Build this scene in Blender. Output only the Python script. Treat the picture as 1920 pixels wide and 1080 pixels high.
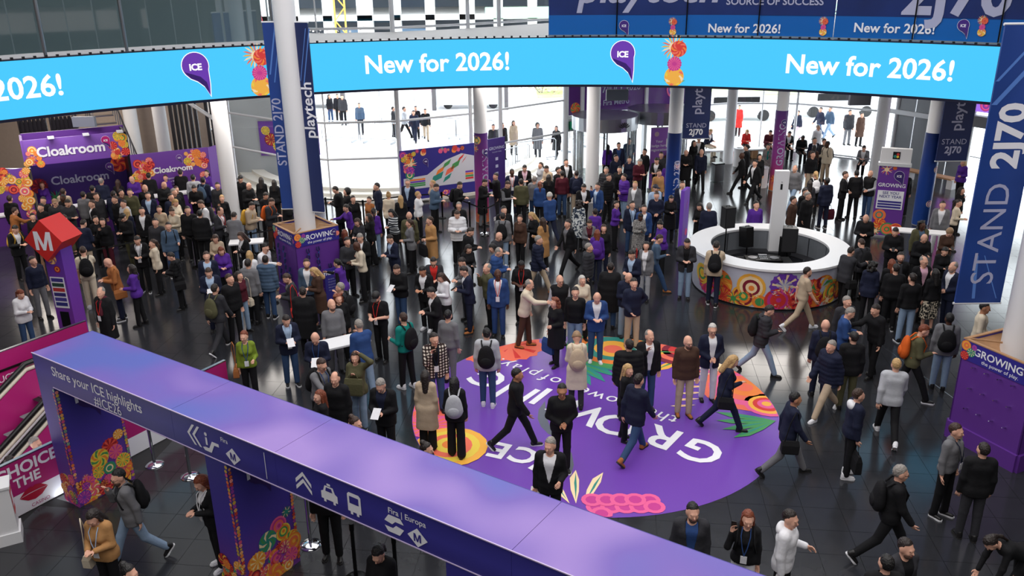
import bpy, bmesh, math, random
import numpy as np
from mathutils import Matrix, Vector
PI = math.pi
for o in list(bpy.data.objects): bpy.data.objects.remove(o, do_unlink=True)
SC = bpy.context.scene
COL = SC.collection
# ---------------------------------------------------------------- camera (1920x1080 frame)
F_PX, CAM_H, PITCH, ROLL = 1600.0, 8.6, math.radians(20.5), math.atan(50 / 4280)
cam = bpy.data.cameras.new('camera'); cam.lens = F_PX / 1920 * 36; cam.sensor_width = 36
cam.clip_start = .1; cam.clip_end = 400
co = bpy.data.objects.new('camera', cam); COL.objects.link(co)
co.matrix_world = (Matrix.Translation((0, 0, CAM_H)) @ Matrix.Rotation(PI / 2 - PITCH, 4, 'X')
                   @ Matrix.Rotation(-ROLL, 4, 'Z'))
SC.camera = co
# ---------------------------------------------------------------- sky, fill lights, sign lamp, exposure
W = bpy.data.worlds.new('overcast_sky'); SC.world = W; W.use_nodes = True
W.node_tree.nodes['Background'].inputs[0].default_value = (.90, .95, 1, 1)
W.node_tree.nodes['Background'].inputs[1].default_value = 5.6
def area(name, loc, sx, sy, power, color=(1, 1, 1), rot=(0, 0, 0)):
    l = bpy.data.lights.new(name, 'AREA'); l.shape = 'RECTANGLE'; l.size = sx; l.size_y = sy
    l.energy = power; l.color = color
    o = bpy.data.objects.new(name, l); COL.objects.link(o); o.location = loc; o.rotation_euler = rot
    return o
area('atrium_skylight_fill', (0, 14, 12.4), 22, 20, 3000, (1, .97, .95))  # unseen area light added in place of the atrium skylight
area('front_fill', (0, -1, 12.0), 24, 8, 1100, (1, .96, .93))  # unseen fill added to set the interior exposure
for i in range(5):
    a = math.radians(-52 + 26 * i)
    area('gallery_fill', (.46 + 21.5 * math.sin(a), 9.24 + 21.5 * math.cos(a), 5.1), 3.2, 3.2, 260, (1, .93, .86))  # unseen fills added under the soffit to brighten the gallery zone
area('cloakroom_fill', (-18.5, 34.5, 5.1), 4, 4, 420, (1, .9, .8)); area('cloakroom_sign_lamp', (-15.6, 28.2, 4.9), 3, .6, 120, (1, .93, .95), (math.radians(35), 0, math.radians(29)))  # the one over the beige wall is an unseen fill, added to lighten it
SC.view_settings.view_transform = 'Standard'; SC.view_settings.look = 'None'
SC.view_settings.exposure = 0.0; SC.view_settings.gamma = 1; SC.view_settings.use_curve_mapping = False
# ---------------------------------------------------------------- pixel -> place
_cp, _sp, _cr, _sr = math.cos(PITCH), math.sin(PITCH), math.cos(ROLL), math.sin(ROLL)
def ray(px, py):
    u = (px - 960) / F_PX; v = (py - 540) / F_PX
    u2 = u * _cr - v * _sr; v2 = u * _sr + v * _cr
    return Vector((u2, _cp - v2 * _sp, -_sp - v2 * _cp))
def G(px, py, z=0.0):
    d = ray(px, py); t = (z - CAM_H) / d.z
    return Vector((d.x * t, d.y * t, z))
def at(px, py, Y):
    d = ray(px, py); t = Y / d.y
    return Vector((d.x * t, Y, CAM_H + d.z * t))
# ---------------------------------------------------------------- materials
def lin(c):
    return tuple(((x / 255) / 12.92 if x / 255 <= .04045 else ((x / 255 + .055) / 1.055) ** 2.4) for x in c)
MATS = {}
def mat(name, rgb, rough=.6, metal=0, emit=0, spec=.5, bump=0, bscale=40, mottle=0, msc=6, alpha=None, coat=0):
    if name in MATS: return MATS[name]
    m = bpy.data.materials.new(name); m.use_nodes = True; nt = m.node_tree
    b = nt.nodes['Principled BSDF']; c = (*lin(rgb), 1)
    b.inputs['Base Color'].default_value = c; b.inputs['Roughness'].default_value = rough
    b.inputs['Metallic'].default_value = metal; b.inputs['Specular IOR Level'].default_value = spec
    if coat: b.inputs['Coat Weight'].default_value = coat
    if emit:
        if emit >= .5: b.inputs['Base Color'].default_value = (.01, .01, .012, 1)
        b.inputs['Emission Color'].default_value = c; b.inputs['Emission Strength'].default_value = emit
    if mottle or bump:
        tc = nt.nodes.new('ShaderNodeTexCoord')
        n = nt.nodes.new('ShaderNodeTexNoise'); n.inputs['Scale'].default_value = msc if mottle else bscale
        n.inputs['Detail'].default_value = 5
        nt.links.new(tc.outputs['Object'], n.inputs['Vector'])
        if mottle:
            mx = nt.nodes.new('ShaderNodeMix'); mx.data_type = 'RGBA'
            mx.inputs[6].default_value = tuple(x * (1 - mottle) for x in c[:3]) + (1,)
            mx.inputs[7].default_value = tuple(min(1, x * (1 + mottle)) for x in c[:3]) + (1,)
            nt.links.new(n.outputs['Fac'], mx.inputs[0]); nt.links.new(mx.outputs[2], b.inputs['Base Color'])
        if bump:
            n2 = nt.nodes.new('ShaderNodeTexNoise'); n2.inputs['Scale'].default_value = bscale
            nt.links.new(tc.outputs['Object'], n2.inputs['Vector'])
            bp = nt.nodes.new('ShaderNodeBump'); bp.inputs['Strength'].default_value = bump
            bp.inputs['Distance'].default_value = .02
            nt.links.new(n2.outputs['Fac'], bp.inputs['Height']); nt.links.new(bp.outputs[0], b.inputs['Normal'])
    MATS[name] = m
    return m
def glass_mat(name, tint, fac):
    if name in MATS: return MATS[name]
    m = bpy.data.materials.new(name); m.use_nodes = True; nt = m.node_tree; nt.nodes.clear()
    o = nt.nodes.new('ShaderNodeOutputMaterial'); t = nt.nodes.new('ShaderNodeBsdfTransparent')
    t.inputs[0].default_value = (*tint, 1)
    g = nt.nodes.new('ShaderNodeBsdfGlossy'); g.inputs['Roughness'].default_value = .03
    g.inputs[0].default_value = (1, 1, 1, 1)
    f = nt.nodes.new('ShaderNodeFresnel'); f.inputs[0].default_value = 1.35
    a = nt.nodes.new('ShaderNodeMath'); a.operation = 'MULTIPLY_ADD'; a.inputs[1].default_value = .8; a.inputs[2].default_value = fac
    a.use_clamp = True
    mx = nt.nodes.new('ShaderNodeMixShader')
    nt.links.new(f.outputs[0], a.inputs[0]); nt.links.new(a.outputs[0], mx.inputs[0])
    nt.links.new(t.outputs[0], mx.inputs[1]); nt.links.new(g.outputs[0], mx.inputs[2]); nt.links.new(mx.outputs[0], o.inputs[0])
    MATS[name] = m
    return m
def ramp_mat(name, stops, axis='Z', lo=0, hi=1, rough=.5, noise=0):
    """printed colour gradient along an object axis (a gradient in the print itself)"""
    if name in MATS: return MATS[name]
    m = mat(name, (128, 128, 128), rough); nt = m.node_tree
    tc = nt.nodes.new('ShaderNodeTexCoord'); sx = nt.nodes.new('ShaderNodeSeparateXYZ')
    mr = nt.nodes.new('ShaderNodeMapRange'); mr.inputs[1].default_value = lo; mr.inputs[2].default_value = hi
    cr = nt.nodes.new('ShaderNodeValToRGB'); el = cr.color_ramp.elements
    while len(el) < len(stops): el.new(.5)
    for e, (p, c) in zip(el, stops): e.position = p; e.color = (*lin(c), 1)
    nt.links.new(tc.outputs['Object'], sx.inputs[0])
    src = sx.outputs['XYZ'.index(axis)]
    if noise:
        n = nt.nodes.new('ShaderNodeTexNoise'); n.inputs['Scale'].default_value = .5
        ad = nt.nodes.new('ShaderNodeMath'); ad.operation = 'MULTIPLY_ADD'; ad.inputs[1].default_value = noise
        nt.links.new(tc.outputs['Object'], n.inputs['Vector']); nt.links.new(n.outputs['Fac'], ad.inputs[0])
        nt.links.new(src, ad.inputs[2]); src = ad.outputs[0]
    nt.links.new(src, mr.inputs[0]); nt.links.new(mr.outputs[0], cr.inputs[0])
    nt.links.new(cr.outputs[0], nt.nodes['Principled BSDF'].inputs['Base Color'])
    return m
# ---------------------------------------------------------------- objects
def tag(o, label=None, cat=None, group=None, kind=None):
    if label: o['label'] = label
    if cat: o['category'] = cat
    if group: o['group'] = group
    if kind: o['kind'] = kind
    return o
def empty(name, loc=(0, 0, 0), rz=0, label=None, cat=None, group=None, kind=None):
    o = bpy.data.objects.new(name, None); COL.objects.link(o); o.location = loc; o.rotation_euler = (0, 0, rz)
    o.empty_display_size = .1
    return tag(o, label, cat, group, kind)
def link(name, me, parent=None, mats=None, loc=None, rot=None):
    o = bpy.data.objects.new(name, me); COL.objects.link(o)
    if parent: o.parent = parent
    if loc is not None: o.location = loc
    if rot is not None: o.rotation_euler = rot
    if mats is not None:
        for m in (mats if isinstance(mats, (list, tuple)) else [mats]): me.materials.append(m)
    return o
class MB:
    """collects polygons, then becomes ONE mesh object"""
    def __init__(s): s.v = []; s.f = []; s.mi = []; s.cur = 0; s.sm = []; s.smooth = False
    def poly(s, pts):
        n = len(s.v); s.v += [tuple(p) for p in pts]; s.f.append(list(range(n, n + len(pts)))); s.mi.append(s.cur); s.sm.append(s.smooth)
        return s
    def grid(s, rows, close=False):
        n = len(s.v); w = len(rows[0])
        for r in rows: s.v += [tuple(p) for p in r]
        for i in range(len(rows) - 1):
            for j in range(w if close else w - 1):
                k = (j + 1) % w
                s.f.append([n + i * w + j, n + i * w + k, n + (i + 1) * w + k, n + (i + 1) * w + j]); s.mi.append(s.cur); s.sm.append(s.smooth)
        return s
    def box(s, x0, x1, y0, y1, z0, z1, M=None):
        c = [Vector((x, y, z)) for z in (z0, z1) for y in (y0, y1) for x in (x0, x1)]
        if M is not None: c = [M @ p for p in c]
        n = len(s.v); s.v += [tuple(p) for p in c]
        for q in ((0, 2, 3, 1), (4, 5, 7, 6), (0, 1, 5, 4), (2, 6, 7, 3), (0, 4, 6, 2), (1, 3, 7, 5)):
            s.f.append([n + i for i in q]); s.mi.append(s.cur); s.sm.append(False)
        return s
    def bar(s, a, b, w, h=None):
        a = Vector(a); b = Vector(b); d = b - a; L = d.length
        q = d.to_track_quat('Z', 'Y').to_matrix().to_4x4(); h = h or w
        return s.box(-w / 2, w / 2, -h / 2, h / 2, 0, L, Matrix.Translation(a) @ q)
    def tube(s, pts, r, n=10, cap=True):
        pts = [Vector(p) for p in pts]; rows = []
        R = r if isinstance(r, (list, tuple)) else [r] * len(pts)
        for i, p in enumerate(pts):
            d = (pts[min(i + 1, len(pts) - 1)] - pts[max(i - 1, 0)]).normalized()
            up = Vector((0, 0, 1)) if abs(d.z) < .95 else Vector((1, 0, 0))
            x = d.cross(up).normalized(); y = x.cross(d)
            rows.append([p + x * R[i] * math.cos(t * 2 * PI / n) + y * R[i] * math.sin(t * 2 * PI / n) for t in range(n)])
        o = s.smooth; s.smooth = True; s.grid(rows, True); s.smooth = o
        if cap: s.poly(rows[0]); s.poly(rows[-1][::-1])
        return s
    def lathe(s, prof, n=24, c=(0, 0, 0), a0=0, a1=2 * PI):
        full = abs(a1 - a0 - 2 * PI) < 1e-6; m = n if full else n + 1
        rows = [[(c[0] + r * math.cos(a0 + (a1 - a0) * t / n), c[1] + r * math.sin(a0 + (a1 - a0) * t / n), c[2] + z) for t in range(m)] for r, z in prof]
        return s.grid(rows, full)
    def build(s, name, mats, parent=None, loc=None, rz=None):
        me = bpy.data.meshes.new(name); me.from_pydata(s.v, [], s.f)
        me.polygons.foreach_set('material_index', s.mi); me.polygons.foreach_set('use_smooth', s.sm)
        o = link(name, me, parent, mats, loc, None if rz is None else (0, 0, rz))
        bm = bmesh.new(); bm.from_mesh(me); bmesh.ops.recalc_face_normals(bm, faces=bm.faces[:]); bm.to_mesh(me); bm.free()
        return o
def frame(o, x, z=None):
    """matrix with origin o, X along x, Z along z (up by default)"""
    x = Vector(x).normalized(); z = Vector(z or (0, 0, 1)); y = z.cross(x).normalized(); z = x.cross(y)
    return Matrix.Translation(Vector(o)) @ Matrix((x, y, z)).transposed().to_4x4()
TMP = bpy.data.scenes.new('workbench')
def evaluated(o):
    TMP.collection.objects.link(o)
    with bpy.context.temp_override(scene=TMP, view_layer=TMP.view_layers[0]):
        return bpy.data.meshes.new_from_object(o.evaluated_get(bpy.context.evaluated_depsgraph_get()))
def text_mesh(s, size, bold=0, spacing=1, align='CENTER', shear=0):
    c = bpy.data.curves.new('t', 'FONT'); c.body = s; c.size = size; c.offset = bold; c.space_character = spacing
    c.align_x = align; c.align_y = 'CENTER'; c.shear = shear; c.resolution_u = 3
    o = bpy.data.objects.new('t', c); me = evaluated(o)
    bpy.data.objects.remove(o); bpy.data.curves.remove(c)
    return me
def lettering(s, size, M, m, parent, bold=0, spacing=1, align='CENTER', warp=None, name='lettering', shear=0, thick=None):
    """flat letters lying in the XZ plane of frame M, facing its -Y side (or bent by warp(u, v))"""
    me = text_mesh(s, size, bold * size, spacing, align, shear)
    for v in me.vertices:
        u, w = v.co.x, v.co.y
        v.co = warp(u, w) if warp else M @ Vector((u, 0, w))
    me.materials.clear()
    return link(name, me, parent, m)
def letter_m(size, M, m, parent):
    s = size; P = [(-.5, -.5), (-.3, -.5), (-.3, .12), (-.08, -.5), (.08, -.5), (.3, .12), (.3, -.5), (.5, -.5), (.5, .5), (.24, .5), (0, -.2), (-.24, .5), (-.5, .5)]
    return MB().poly([M @ Vector((a * s, 0, b * s)) for a, b in P]).build('lettering', m, parent)
# ---------------------------------------------------------------- printed blossoms (flat print, one mesh for each printed field)
PALETTE = {n: c for n, c in dict(red=(214, 52, 48), coral=(240, 110, 84), orange=(240, 130, 50), amber=(245, 178, 66), yellow=(238, 208, 70),
           pink=(232, 92, 150), mag=(196, 52, 140), violet=(112, 60, 176), teal=(44, 140, 128), green=(70, 150, 84), cream=(250, 222, 176), wine=(132, 26, 48)).items()}
PN = list(PALETTE)
def pmats(emit=0):
    return [mat('print_%s%s' % (n, '_lit' if emit else ''), PALETTE[n], .55, emit=emit) for n in PN]
def blossom(mb, fn, u, v, r, kind, cols, rot=0, lay=0):
    """fn(u, v, height) places a print coordinate in the world"""
    ci = [PN.index(c) for c in cols]; h = .002 + lay * .0012
    def P(a, q, hh=h): return fn(u + q * math.cos(a + rot), v + q * math.sin(a + rot), hh)
    if kind == 'rings':
        k = 5
        for i in range(k):
            mb.cur = ci[i % len(ci)]; q = r * (1 - i / k); c = .12 * r * i / k
            mb.poly([fn(u + c * math.cos(rot) + q * math.cos(t * PI / 9), v + c * math.sin(rot) + q * math.sin(t * PI / 9), h + i * .0006) for t in range(18)])
    elif kind == 'scallop':
        n = 16; mb.cur = ci[0]
        mb.poly([P(t * PI / n, r * (1 if t % 2 else .9)) for t in range(2 * n)])
        for t in range(n):
            mb.cur = ci[1 + t % (len(ci) - 1)]; a = t * 2 * PI / n
            mb.poly([P(a - .11, r * .82, h + .0008), P(a + .11, r * .82, h + .0008), P(a + .3, r * .15, h + .0008)])
    elif kind == 'spikes':
        n = 18
        for t in range(n):
            mb.cur = ci[t % len(ci)]; a = t * 2 * PI / n
            mb.poly([P(a - .13, r * .3), P(a + .05, r * .72), P(a + .2, r), P(a + .22, r * .7), P(a + .2, r * .3)])
        mb.cur = ci[0]; mb.poly([P(t * PI / 6, r * .36, h + .0007) for t in range(12)])
    elif kind == 'swirl':
        mb.cur = ci[0]; mb.poly([P(t * PI / 10, r) for t in range(20)])
        for t in range(8):
            mb.cur = ci[1 + t % (len(ci) - 1)]; a = t * PI / 4
            mb.poly([P(a, r * .96, h + .0008), P(a + .4, r * .96, h + .0008), P(a + .9, r * .6, h + .0008), P(a + 1.5, r * .2, h + .0008), P(a + 1.0, r * .25, h + .0008), P(a + .45, r * .6, h + .0008)])
    elif kind == 'leaf':
        mb.cur = ci[0]; L = r
        mb.poly([P(0, 0), P(.22, L * .4), P(.14, L * .75), P(0, L), P(-.08, L * .7), P(-.14, L * .35)])
        mb.cur = ci[-1]; mb.poly([P(.03, L * .1, h + .0008), P(.05, L * .6, h + .0008), P(0, L * .92, h + .0008), P(-.03, L * .5, h + .0008)])
    elif kind == 'dot':
        mb.cur = ci[0]; mb.poly([P(t * PI / 7, r) for t in range(14)])
        if len(ci) > 1: mb.cur = ci[1]; mb.poly([P(t * PI / 5, r * .6, h + .0008) for t in range(10)])
COMBOS = [('red', 'coral', 'wine'), ('orange', 'amber', 'coral'), ('pink', 'mag', 'coral'), ('amber', 'cream', 'orange'), ('teal', 'green', 'cream'),
          ('coral', 'cream', 'pink'), ('violet', 'mag', 'pink'), ('yellow', 'orange', 'green'), ('wine', 'red', 'amber')]
def bouquet(fn, spots, parent, seed=1, warm=False, emit=0, name='floral_print'):
    """spots: (u, v, r) list of blossoms"""
    rnd = random.Random(seed); mb = MB()
    for i, s in enumerate(spots):
        k = s[3] if len(s) > 3 else rnd.choice(['rings', 'scallop', 'spikes', 'swirl', 'scallop'])
        c = s[4] if len(s) > 4 else COMBOS[rnd.choice([0, 1, 3, 5, 7, 1, 3] if warm else range(9))]
        blossom(mb, fn, s[0], s[1], s[2], k, c, s[5] if len(s) > 5 else rnd.random() * 6, i % 9)
    return tag(mb.build(name, pmats(emit), parent), kind='stuff')
def scatter(seed, n, u0, u1, v0, v1, r0, r1):
    rnd = random.Random(seed)
    return [(rnd.uniform(u0, u1), rnd.uniform(v0, v1), rnd.uniform(r0, r1)) for _ in range(n)]
def plane_fn(M):
    return lambda u, v, h: M @ Vector((u, -h, v))
def drop_shape(mb, fn, u, v, s, h):
    """the pin / speech-drop mark: a round head with a tail sweeping down"""
    pts = [fn(u + s * math.cos(a), v + s * math.sin(a), h) for a in [math.radians(d) for d in range(-20, 231, 14)]]
    tail = [(-.45, -.95), (.05, -1.2), (.5, -1.6), (.88, -2.35), (.96, -1.4)]
    return mb.poly(pts + [fn(u + s * a, v + s * b, h) for a, b in tail])
# ================================================================ THE HALL
RC = Vector((.46, 9.24)); RR = 18.0; ZB, ZT = 5.2, 6.6
def ringp(phi, r, z): return Vector((RC.x + r * math.sin(phi), RC.y + r * math.cos(phi), z))
def phi_at(px, py, z):
    p = G(px, py, z); return math.atan2(p.x - RC.x, p.y - RC.y)
def phi_cyl(px, py, r=RR):
    d = ray(px, py); o = Vector((0, 0)) - RC; a = d.x ** 2 + d.y ** 2; b = o.x * d.x + o.y * d.y; c = o.length_squared - r * r
    t = (-b + math.sqrt(b * b - a * c)) / a; return math.atan2(d.x * t - RC.x, d.y * t - RC.y), CAM_H + d.z * t
def ring_fn(phi0, z0, r=RR): return lambda u, v, h: ringp(phi0 + u / r, r - h, z0 + v)
def poly_ray(poly, phi):
    d = Vector((math.sin(phi), math.cos(phi))); best = 40
    for (ax, ay), (bx, by) in zip(poly, poly[1:]):
        e = Vector((bx - ax, by - ay)); w = Vector((ax, ay)) - RC; den = d.x * e.y - d.y * e.x
        if abs(den) < 1e-6: continue
        t = (w.x * e.y - w.y * e.x) / den; s = (w.x * d.y - w.y * d.x) / den
        if t > 0 and -1e-4 <= s <= 1.0001: best = min(best, t)
    return best
FAC1 = [(-14, 40), (-11.65, 35.7), (-9.05, 33.6), (-7.1, 32.85), (-4.33, 33.1), (-1.6, 34.7), (2.47, 38.2)]
FAC2 = [(8.5, 41.5), (11, 42.5), (14, 42), (17, 39.5)]
OUTLINE = [(-27, -9), (-27, 40)] + FAC1 + FAC2 + [(19.2, 35.5), (22.5, 29.5), (27, 24), (27, -9)]
m_white = mat('white_paint', (232, 232, 234), .45)
m_frame = mat('white_metal', (214, 216, 220), .35)
m_beige = mat('warm_beige_plaster', (176, 160, 148), .8, mottle=.08)
m_greyw = mat('grey_wall', (120, 122, 126), .7, mottle=.06)
m_steel = mat('brushed_steel', (170, 172, 176), .28, 1)
m_chrome = mat('chrome', (215, 217, 222), .08, 1)
m_black = mat('black_plastic', (14, 14, 16), .4)
m_blackm = mat('black_metal', (20, 20, 22), .3, .6)
m_purple = mat('purple_print', (104, 52, 150), .5)
m_violetd = mat('deep_violet_print', (56, 30, 110), .5)
m_indigo = mat('indigo_print', (54, 48, 136), .45)
m_navy = mat('navy_print', (20, 40, 100), .45)
m_mag = mat('magenta_panel', (176, 34, 112), .35)
m_wlet = mat('white_letter', (238, 238, 244), .5)
m_ply = mat('plywood', (176, 134, 96), .7, mottle=.15, msc=14)
m_pane = glass_mat('clear_pane', (.97, .985, .98), .03)
m_tint = glass_mat('tinted_pane', (.55, .58, .58), .10)
# ---- floor: real tiles over a dark bed
m_tile = mat('dark_slate_tile', (43, 44, 48), .17, spec=.6, mottle=.22, msc=3)
m_bed = mat('dark_grout', (24, 24, 26), .6)
PIT = [Vector((-8.0 + .521 * e - .854 * s, 12.95 + .854 * e + .521 * s)) for e, s in ((-3.3, 0), (1.9, 0), (1.9, 4.35), (-3.3, 4.35))]
def in_poly(p, P):
    s = [(b - a).x * (p - a).y - (b - a).y * (p - a).x for a, b in zip(P, P[1:] + P[:1])]
    return all(x > 0 for x in s) or all(x < 0 for x in s)
def near_pit(p, g=.45): return any(in_poly(p + Vector((a, b)), PIT) for a in (-g, g, 0) for b in (-g, g, 0))
floor = empty('floor', label='dark slate tiled hall floor with thin joints', kind='structure')
TS = .62; tr = math.radians(-6.7); tx = Vector((math.cos(tr), math.sin(tr))); ty = Vector((-tx.y, tx.x)); T0 = Vector((8.5, 21.8))
tiles = []
for i in range(-62, 40):
    for j in range(-52, 40):
        c = T0 + tx * (i + .5) * TS + ty * (j + .5) * TS
        d = c - RC; r = d.length
        if c.y < -2 or r > poly_ray(OUTLINE, math.atan2(d.x, d.y)) - .1: continue
        if near_pit(c, .31): continue
        tiles.append((c, (c - Vector((0, 0))).length))
tm = MB().box(-TS / 2 + .003, TS / 2 - .003, -TS / 2 + .003, TS / 2 - .003, -.02, 0)
proto = tm.build('tile', m_tile); tile_me = proto.data; bpy.data.objects.remove(proto)
def in_view(c):
    z = c.y * _cp + CAM_H * _sp; u = c.x / z * F_PX; v = (-c.y * _sp + CAM_H * _cp) / z * F_PX
    return abs(u) < 980 and v < 570
vis = sorted([t for t in tiles if t[0].y > 5 and in_view(t[0])], key=lambda t: t[1])
near = set(id(t) for t in vis[:300])
rest = MB()
for t in tiles:
    c = t[0]
    if id(t) in near: link('tile', tile_me, floor, None, (c.x, c.y, 0), (0, 0, tr))
    else: rest.box(-TS / 2 + .003, TS / 2 - .003, -TS / 2 + .003, TS / 2 - .003, -.02, 0, Matrix.Translation((c.x, c.y, 0)) @ Matrix.Rotation(tr, 4, 'Z'))
tag(rest.build('tile_field', m_tile, floor), kind='stuff')
bed = MB(); n = 96
for k in range(n):
    a, b = [2 * PI * q / n for q in (k, k + 1)]
    ra, rb = poly_ray(OUTLINE, a), poly_ray(OUTLINE, b)
    for s in range(24):
        f0, f1 = s / 24, (s + 1) / 24
        q = [ringp(a, ra * f0, -.012), ringp(b, rb * f0, -.012), ringp(b, rb * f1, -.012), ringp(a, ra * f1, -.012)]
        mid = (q[0] + q[1] + q[2] + q[3]) / 4
        if not in_poly(mid.xy, PIT): bed.poly(q)
bed.build('grout_bed', m_bed, floor)
# brass expansion strip in the floor
a, b = G(1537, 562), G(1905, 833)
MB().bar(a + Vector((0, 0, .001)), b + Vector((0, 0, .001)), .025, .004).build('expansion_strip', m_steel, floor)
# ---- outside ground
MB().poly([(-70, 30, -.06), (80, 22, -.06), (90, 140, -.06), (-90, 140, -.06)]).build('plaza_ground', mat('wet_pale_paving', (226, 228, 230), .35, mottle=.12, msc=.5))
tag(bpy.data.objects['plaza_ground'], 'wet pale paving of the plaza outside', kind='structure')
# ---- walls out of sight and beside
def wall(name, pts, z0, z1, m, t=.2):
    mb = MB()
    for (ax, ay), (bx, by) in zip(pts, pts[1:]):
        mb.box(0, (Vector((bx, by)) - Vector((ax, ay))).length, 0, t, z0, z1, frame((ax, ay, 0), (bx - ax, by - ay, 0)))
    return tag(mb.build(name, m), kind='structure')
wall('wall_left', [(-27, -9), (-27, 40)], 0, 13, m_beige)
wall('wall_cloakroom', [(-27, 40), (-14, 40)], 0, 13, m_beige)
wall('wall_right', [(22.5, 29.5), (27, 24), (27, -9)], 0, 13, m_greyw)
wall('wall_back', [(27, -9), (-27, -9)], 0, 13, m_greyw)
tag(MB().box(-27.5, 27.5, -9.5, 43.5, 13, 13.3).build('ceiling', mat('white_ceiling', (225, 225, 225), .8)), kind='structure')
# ---- mezzanine slab outside the ring
mb = MB(); n = 80; a0, a1 = math.radians(-118), math.radians(118)
lo_, hi_, lo2, hi2 = [], [], [], []
for k in range(n + 1):
    p = a0 + (a1 - a0) * k / n; ro = poly_ray(OUTLINE, p) - .12
    lo_.append(ringp(p, RR + .25, ZB + .1)); hi_.append(ringp(p, RR + .25, ZT - .14)); lo2.append(ringp(p, ro, ZB + .1)); hi2.append(ringp(p, ro, ZT - .14))
mb.grid([lo2, lo_, hi_, hi2])
tag(mb.build('ceiling_gallery', mat('pale_gallery_soffit', (205, 200, 198), .7)), 'pale soffit and slab of the gallery ring', kind='structure')
# ---- LED ribbon
L0, L1 = phi_at(-260, 240, ZB), phi_at(1990, 200, ZB)
led = empty('led_ribbon', (0, 0, 0), label='long curved cyan screen ribbon reading New for 2026 around the hall', cat='screen')
m_cyan = mat('screen_cyan', (74, 203, 255), .3, emit=1.0, spec=.1)
for k in range(22):
    p0, p1 = L0 + (L1 - L0) * k / 22, L0 + (L1 - L0) * (k + 1) / 22
    MB().grid([[ringp(p0 + (p1 - p0) * t / 4, RR, z) for t in range(5)] for z in (ZB, ZT)]).build('screen_panel', m_cyan, led)
mb = MB()
for z0, z1 in ((ZB - .07, ZB), (ZT, ZT + .03)):
    mb.grid([[ringp(L0 + (L1 - L0) * t / 90, r, z) for t in range(91)] for r, z in ((RR + .2, z0), (RR - .03, z0), (RR - .03, z1), (RR + .2, z1), (RR + .2, z0))])
mb.build('screen_border', mat('dark_blue_edge', (16, 22, 48), .4), led)
mb = MB()
for t in range(120):
    p = L0 + (L1 - L0) * t / 120; mb.box(-.03, .03, -.03, .03, 0, .05, frame(ringp(p, RR, ZT + .03), (math.cos(p), -math.sin(p), 0)))
tag(mb.build('fixing_stud', m_black, led), kind='stuff')
m_lw = mat('screen_white', (255, 255, 255), .3, emit=1.15); m_ldrop = mat('screen_purple', (116, 62, 190), .3, emit=.8); m_ldrop2 = mat('screen_dark_purple', (66, 30, 130), .3, emit=.6)
def ice_drop(fn, u, v, s, parent, m1, m2, mw, size=.62):
    drop_shape(MB(), fn, u, v, s * 1.06, .010).build('drop_outline', mw, parent)
    drop_shape(MB(), fn, u, v, s, .014).build('drop_mark', m1, parent)
    q = MB(); q.poly([fn(u + s * a, v + s * b, .017) for a, b in ((-.88, -.42), (-.3, -.62), (.3, -.85), (.72, -1.3), (.86, -2.15), (.5, -1.6), (.05, -1.17), (-.45, -.93))]); q.build('drop_shade', m2, parent)
    lettering('ICE', s * size * 1.1, None, mw, parent, .035, .95, warp=lambda a, b: fn(u + a, v + b - s * .12, .022), name='drop_lettering')
def totem_print(fn, u, v, s, parent, emit=0):
    sp = [(u, v - .95 * s, .5 * s, 'leaf', ('green', 'cream'), a) for a in (.35, 2.75, .75, 2.4)] + \
         [(u - .02 * s, v - .62 * s, .42 * s, 'swirl', ('amber', 'cream', 'coral', 'yellow'), 1), (u - .03 * s, v - .08 * s, .32 * s, 'scallop', ('mag', 'pink', 'pink'), 0),
          (u - .1 * s, v + .62 * s, .55 * s, 'spikes', ('cream', 'coral', 'amber'), 1.2), (u + .12 * s, v + .55 * s, .34 * s, 'swirl', ('red', 'coral', 'orange'), .4)]
    return bouquet(fn, sp, parent, 3, emit=emit, name='totem_print')
zc = (ZB + ZT) / 2
pt = [phi_at(822, 119, 5.93), phi_at(1622, 127, 5.93)]; per = pt[1] - pt[0]
wd = (phi_at(957, 115, 5.93) - phi_at(688, 122, 5.93)) * RR
for q in (pt[0] - per, pt[0], pt[1]):
    f = ring_fn(q, zc)
    me = text_mesh('New for 2026!', 1, .02); w0 = max(v.co.x for v in me.vertices) - min(v.co.x for v in me.vertices)
    lettering('New for 2026!', wd / w0, None, m_lw, led, .022, warp=lambda a, b, f=f: f(a, b, .02))
for px, py in ((370, 125), (1165, 105)):
    f = ring_fn(phi_at(px, py, 6.15), 6.15); ice_drop(f, 0, .0, .36, led, m_ldrop, m_ldrop2, m_lw)
for px, py in ((482, 130), (1267, 115)):
    f = ring_fn(phi_at(px, py, zc), zc); totem_print(f, 0, 0, .7, led, emit=.9)
# ---- gallery level: grey glazed wall on the left, navy graphic wall on the right
gl = empty('window_1', label='grey tinted gallery glazing above the screen ribbon', kind='structure')
p0, p1 = phi_at(-300, 100, ZT), phi_at(506, 80, ZT); N = 13
for k in range(N):
    a, b = p0 + (p1 - p0) * k / N, p0 + (p1 - p0) * (k + 1) / N
    MB().grid([[ringp(a + .0008, RR + .3, z), ringp(b - .0008, RR + .3, z)] for z in (ZT + .12, 11)]).build('pane', glass_mat('gallery_pane', (.72, .80, .80), .16), gl)
for k in (4, 7, N):
    a = p0 + (p1 - p0) * k / N
    MB().tube([ringp(a, RR + .22, ZT), ringp(a, RR + .22, 11)], .05).build('post', m_steel, gl)
MB().grid([[ringp(p0 + (p1 - p0) * t / 20, RR + q, z) for t in range(21)] for q, z in ((.2, ZT), (.2, ZT + .12), (.4, ZT + .12))]).build('sill', m_frame, gl)
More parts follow.
